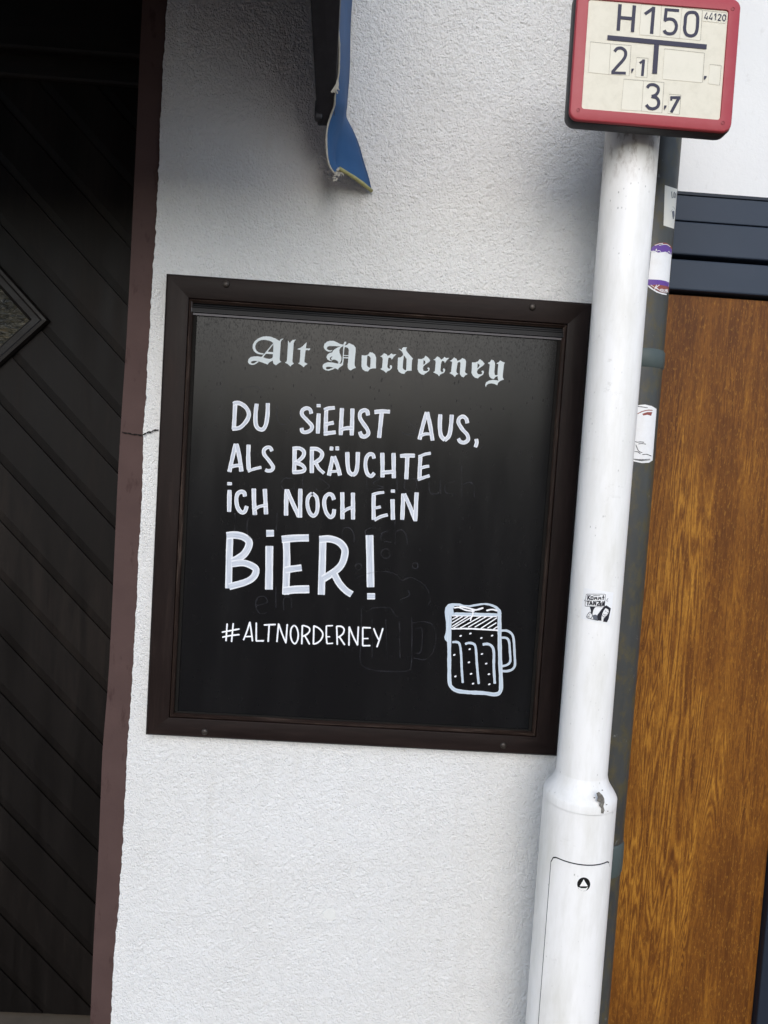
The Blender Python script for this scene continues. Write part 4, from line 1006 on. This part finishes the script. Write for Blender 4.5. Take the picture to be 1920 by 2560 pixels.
s3 = part(sheet(FPI, C6, [(690, 318), (834, 338), (806, 695), (652, 690)], .0004).build('sticker', 'paper', fix=False), pipe); s3['label'] = 'white torn sticker with red arc on the downpipe'
mb = MB(); mb.poly(FPI, C6, [(690,318),(720,310),(755,308),(800,318),(834,338),(760,335)], [], .00042, 10); mb.poly(FPI, C6, [(655,688),(730,700),(806,694),(780,710),(730,712),(680,702)], [], .00042, 10)
sub(mb.build('print', 'paper', fix=False), s3)
mb = MB(); l = .0006; ps([(702,372),(735,356),(775,347),(806,348)], 6, True, C6); mb.poly(FPI, C6, [(735,372),(770,360),(804,360),(796,386),(770,378),(742,384)], [], .0006, 10)
sub(mb.build('print', 'brick_red', fix=False), s3)
mb = MB(); l = .0006
for p_ in ([(680,562),(700,568),(722,566),(748,569)], [(708,580),(735,578),(760,582)], [(690,585),(700,610),(712,632),(735,640)], [(682,632),(705,636),(722,650)], [(735,655),(765,652),(798,664)], [(698,320),(740,325),(772,330)], [(670,685),(720,688),(790,686)]): ps(p_, 4.5, True, C6)
sub(mb.build('print', 'ink', fix=False), s3)

# ------------------------------------------------------------------ awning over the door
A = crop(700, 0, 300, 1276)
awn = thing('awning', 'blue cloth awning with frayed side flap hanging over the door', 'awning', loc=(-.6, 0, 2.1))
rows = [((590,0),-.200,(680,0),-.11,(765,0),-.020), ((610,200),-.185,(690,200),-.10,(752,220),-.020), ((628,440),-.165,(695,440),-.095,(745,460),-.020),
        ((630,600),-.15,(690,620),-.09,(742,640),-.020), ((622,790),-.135,(688,810),-.085,(735,830),-.020), ((588,1000),-.12,(690,1000),-.08,(720,1000),-.022),
        ((578,1120),-.11,(688,1140),-.078,(711,1130),-.024), ((540,1230),-.10,(672,1240),-.074,(704,1240),-.026), ((505,1350),-.095,(640,1380),-.070,(772,1380),-.022),
        ((492,1500),-.09,(612,1520),-.066,(835,1530),-.018), ((505,1680),-.085,(598,1660),-.064,(890,1720),-.016), ((535,1780),-.08,(600,1740),-.063,(945,1900),-.015), ((592,1858),-.075,(628,1792),-.062,(975,2030),-.014)]
Lw = [P(*A(r[0]), r[1]) for r in rows]; Fw = [P(*A(r[2]), r[3]) for r in rows]; Rw = [P(*A(r[4]), r[5]) for r in rows]
# the cloth goes on above the frame to the canopy
dirL = (Lw[0] - Lw[3]) / np.linalg.norm(Lw[0] - Lw[3])
FRONT_Y = -.50
topL = Lw[0] + dirL * ((FRONT_Y - Lw[0][1]) / dirL[1]); topR = np.array([Rw[0][0], -.02, topL[2] + .28])
Ls, Fs, Rs = (catmull(np.array(q), False, 5) for q in (Lw, Fw, Rw))
ups = [(topL, Ls), ((topL + topR) / 2, Fs), (topR, Rs)]
Ls, Fs, Rs = (np.vstack([[t_ + (q[0] - t_) * k / 5 for k in range(5)], q]) for t_, q in ups)
NC = 7; grid = []
for a, f_, r in zip(Ls, Fs, Rs):
    line = [a + (f_ - a) * k / NC for k in range(NC)] + [f_ + (r - f_) * k / NC for k in range(NC + 1)]
    line = [p + np.array([0, -.006 * math.sin(math.pi * (k % NC) / NC), 0]) for k, p in enumerate(line)]
    grid.append(line)
nr, nc = len(grid), len(grid[0]); mb = MB(); mb.add([p for L_ in grid for p in L_], [(j * nc + i, j * nc + i + 1, (j + 1) * nc + i + 1, (j + 1) * nc + i) for j in range(nr - 1) for i in range(nc - 1)])
o = mb.build('side_flap', 'awning', smooth=True, fix=False); md = o.modifiers.new('thickness', 'SOLIDIFY'); md.thickness = .0012; md.offset = 0; part(o, awn)
def tube(path, r, name, material, n=8, jit=0.0):
    path = np.array(path); tg = np.gradient(path, axis=0); tg /= np.linalg.norm(tg, axis=1)[:, None]; vs = []; fs = []
    for p, t in zip(path, tg):
        a = np.cross(t, [0.31, 0.2, .93]); a /= np.linalg.norm(a); b = np.cross(t, a)
        rr = r * (1 + random.uniform(-jit, jit))
        vs += [p + rr * (a * math.cos(2 * math.pi * k / n) + b * math.sin(2 * math.pi * k / n)) for k in range(n)]
    for i in range(len(path) - 1):
        for k in range(n): fs.append((i * n + k, i * n + (k + 1) % n, (i + 1) * n + (k + 1) % n, (i + 1) * n + k))
    mb = MB(); mb.add(vs, fs + [tuple(range(n)), tuple((len(path) - 1) * n + k for k in range(n))]); return mb.build(name, material, smooth=True)
part(tube([g_[0] for g_ in grid], .0017, 'frayed_hem', 'hem_pale', 8, .14), awn)
bot = [p for p in grid[-1]]; part(tube(bot[:NC], .0022, 'hem', 'hem_pale', 8, .3), awn); part(tube(bot[NC:], .0034, 'yellow_hem', 'piping', 8, .15), awn)
# torn shreds
def shred(name, at, y, cnt, spread, length):
    mb = MB(); random.seed(len(name) + cnt)
    for k in range(cnt):
        x, yv = at[0] + random.uniform(-spread, spread), at[1] + random.uniform(-spread * .5, spread * .5)
        a = random.uniform(.2, 2.6); L_ = length * random.uniform(.4, 1)
        p = [(x, yv), (x + L_ * .5 * math.cos(a), yv + L_ * .5 * math.sin(a)), (x + L_ * math.cos(a + .4), yv + L_ * math.sin(a + .4))]
        mb.ribbon(on_plane(y - k * .0003), A, p, 9, 0, True, .9, .2)
    part(mb.build(name, 'hem_pale', fix=False), awn)
mb = MB(); 
for k, q in enumerate([[(612,835),(625,880),(622,935),(590,970),(555,990),(540,975),(560,945),(590,900)], [(600,890),(628,895),(618,940),(585,955)]]): mb.poly(on_plane(-.132 - .002 * k), A, q, [], 0)
part(mb.build('torn_scrap', 'hem_pale', fix=False), awn)
shred('loose_threads', (590, 950), -.136, 14, 30, 45); shred('loose_threads', (632, 1840), -.078, 12, 22, 60); shred('loose_threads', (590, 1890), -.08, 8, 22, 40)
# iron arm
la, lb = P(*A((322, 0)), -.215), P(*A((396, 1338)), -.085); ra_, rb_ = P(*A((640, 0)), -.215), P(*A((575, 1342)), -.085)
def ext(a, b): return a + (a - b) / (a[1] - b[1]) * (FRONT_Y - a[1])
mb = MB(); q4 = [lb, rb_, ext(ra_, rb_), ext(la, lb)]; off = np.array([0, .018, .012]); mb.prism(q4, [p + off for p in q4]); part(bevel(mb.build('iron_arm', 'black_iron'), .003), awn)
c_ = P(*A((395, 1150)), -.098); mb = MB(); mb.box(c_[0] - .004, c_[0] + .010, c_[1] - .001, c_[1] + .012, c_[2] - .018, c_[2] + .015); part(bevel(mb.build('arm_hinge', 'black_iron'), .003), awn)
c_ = P(*A((432, 1120)), -.104); mb = MB(); mb.rev(0, 0, [(.0035, 0), (.0035, .004)], 12); o = mb.build('arm_bolt', 'black_iron'); o.rotation_euler = (rad(90), 0, 0); o.location = c_; part(o, awn)
# unseen canopy and front hem, projection and drop set to shade wall and door
XA = X_DL - .12; n = 14; vs = []; zt2 = topR[2]
for k in range(n + 1):
    t = k / n; a = t * math.pi / 2; y = -.02 + (FRONT_Y + .02) * math.sin(a) ** .9 if t > 0 else -.02; z = topL[2] + (zt2 - topL[2]) * math.cos(a)
    vs += [(XA, y, z), (topR[0], y, z)]
fs = [(2 * k, 2 * k + 1, 2 * k + 3, 2 * k + 2) for k in range(n)]
mb = MB(); mb.add(vs, fs); o = mb.build('canopy', 'awning', smooth=True, fix=False); md = o.modifiers.new('thickness', 'SOLIDIFY'); md.thickness = .0015; part(o, awn)
ZV = 1.842
mb = MB(); vs = []; m_ = 48
for k in range(m_ + 1):
    x = XA + (topR[0] - XA) * k / m_; yv = FRONT_Y + .006 * math.sin(k * 1.1)
    vs += [(x, FRONT_Y, topL[2]), (x, yv, ZV + .008 * abs(math.sin(k * .4)))]
mb.add(vs, [(2 * k, 2 * k + 1, 2 * k + 3, 2 * k + 2) for k in range(m_)]); o = mb.build('shade_valance', 'awning', smooth=True, fix=False); md = o.modifiers.new('thickness', 'SOLIDIFY'); md.thickness = .0015; part(o, awn)

mb = MB(); vs = []; zt3 = zt2 - .012  # unseen dark sheet added to keep the cloth's blue bounce off the wall
for k in range(n + 1):
    t = k / n; a = t * math.pi / 2; y = -.02 + (FRONT_Y + .032) * math.sin(a) ** .9 if t > 0 else -.02; z = topL[2] - .012 + (zt3 - topL[2] + .012) * math.cos(a)
    vs += [(XA + .01, y, z), (topR[0] - .01, y, z)]
vs += [(XA + .01, FRONT_Y + .012, ZV + .02), (topR[0] - .01, FRONT_Y + .012, ZV + .02)]
mb.add(vs, [(2 * k, 2 * k + 1, 2 * k + 3, 2 * k + 2) for k in range(n + 1)]); part(mb.build('bounce_screen', 'bounce_dark', smooth=True, fix=False), awn)

# ------------------------------------------------------------------ neighbour: smooth wall, slate header boards, oak panel
YN = .05
nb = thing('neighbour_wall', 'smooth bright white wall above the slate blue boards', 'wall', loc=(X_CORNER + 1, YN, Z_GND))
z_h0 = P(1760, 491.5, YN - .012)[2]
XN1 = X_CORNER + 3.0
mb = MB(); mb.box(X_CORNER + .0, XN1, YN, .4, z_h0 - .01, 4.6); part(mb.build('upper_masonry', 'smooth_render'), nb)
pan = thing('panelled_door', 'golden oak wood-effect panel under slate blue header boards beside the downpipe', 'door', loc=(X_CORNER + .3, YN, Z_GND))
def hz(v, y): return P(1760, v, y)[2]
yb = YN - .012
XF = P(1901, 2345, YN)[0]
zs_ = [hz(491.5, yb), hz(556, yb), hz(639.5, yb), hz(650, yb), hz(727, yb)]
mb = MB(); mb.box(X_CORNER, XN1, yb, YN + .03, zs_[1] + .0008, zs_[0]); part(bevel(mb.build('header_board', 'slate'), .0015), pan)
mb = MB(); mb.box(X_CORNER, XN1, yb, YN + .03, zs_[2], zs_[1] - .0008); part(bevel(mb.build('header_board', 'slate'), .0025), pan)
mb = MB(); mb.box(X_CORNER, XN1, yb + .004, YN + .03, zs_[4], zs_[3]); part(bevel(mb.build('header_board', 'slate'), .003), pan)
mb = MB(); mb.box(X_CORNER, XN1, yb - .002, YN + .03, zs_[0] + .0006, zs_[0] + .006); part(mb.build('cover_strip', 'slate_dark'), pan)
mb = MB(); mb.box(X_CORNER, XN1, YN + .022, YN + .04, zs_[2] - .02, zs_[1] + .01); part(mb.build('joint_shadow', 'gap_dark'), pan)
yo = YN + .004
mb = MB(); mb.box(X_CORNER, XF, yo, YN + .04, Z_GND + .03, zs_[4] - .007); part(mb.build('oak_panel', 'oak'), pan)
mb = MB(); mb.box(X_CORNER, XF, yo + .012, YN + .04, zs_[4] - .0065, zs_[4] - .0002); part(mb.build('top_joint', 'gap_dark'), pan)
mb = MB(); mb.box(XF + .002, XF + .09, yb, YN + .04, Z_GND, zs_[4] - .004); part(bevel(mb.build('side_frame', 'slate_dark'), .003), pan)
mb = MB(); mb.box(XF + .092, XN1, yo, YN + .04, Z_GND + .03, zs_[4] - .007); part(mb.build('oak_panel', 'oak'), pan)


# ------------------------------------------------------------------ unseen far houses added behind the camera to darken the board's lower gloss
MT['far_brick'] = worn('brown_brick_front', (.16, .10, .075), (.11, .07, .055), .85, 9, .8)
MT['far_tile'] = worn('dark_roof_tiles', (.05, .04, .038), (.08, .06, .05), .8, 12)
MT['far_glass'] = mat('dark_window_glass', (.02, .025, .03), .08, .5)
MT['far_white'] = mat('white_window_frame', (.7, .7, .68), .6, .3)
YO = -46.0
def add_blocker_house(x0, x1, eave, ridge, label):
    h = thing('blocker_house', label, 'house', 'added houses behind the camera', loc=((x0 + x1) / 2, YO, Z_GND))
    mb = MB(); mb.box(x0, x1, YO - 7, YO, Z_GND - .1, eave); part(mb.build('wall', 'far_brick'), h)
    ym = YO - 3.5; mb = MB(); mb.add([(x0, YO + .3, eave + .02), (x1, YO + .3, eave + .02), (x1, ym, ridge), (x0, ym, ridge), (x0, YO - 7.3, eave + .02), (x1, YO - 7.3, eave + .02)],
        [(0, 1, 2, 3), (3, 2, 5, 4), (0, 3, 4), (1, 5, 2), (0, 4, 5, 1)]); part(mb.build('roof', 'far_tile'), h)
    n = int((x1 - x0) / 3.0)
    for k in range(n):
        cx_ = x0 + (x1 - x0) * (k + .5) / n; z0 = Z_GND + .95
        mb = MB(); mb.box(cx_ - .55, cx_ + .55, YO - .02, YO + .05, z0, z0 + 1.4); f_ = part(mb.build('window', 'far_white'), h)
        mb = MB(); mb.box(cx_ - .47, cx_ + .47, YO - .01, YO + .06, z0 + .08, z0 + 1.32); sub(mb.build('pane', 'far_glass'), f_, None)
add_blocker_house(-36, -13.5, Z_GND + 3.4, Z_GND + 5.6, 'unseen long low brick house added behind the camera, on the door side')
add_blocker_house(-13, 12, Z_GND + 3.6, Z_GND + 6.0, 'unseen long low brick house added behind the camera, straight opposite the writing board')
add_blocker_house(12.5, 36, Z_GND + 3.2, Z_GND + 5.4, 'unseen long low brick house added behind the camera, on the oak panel side')
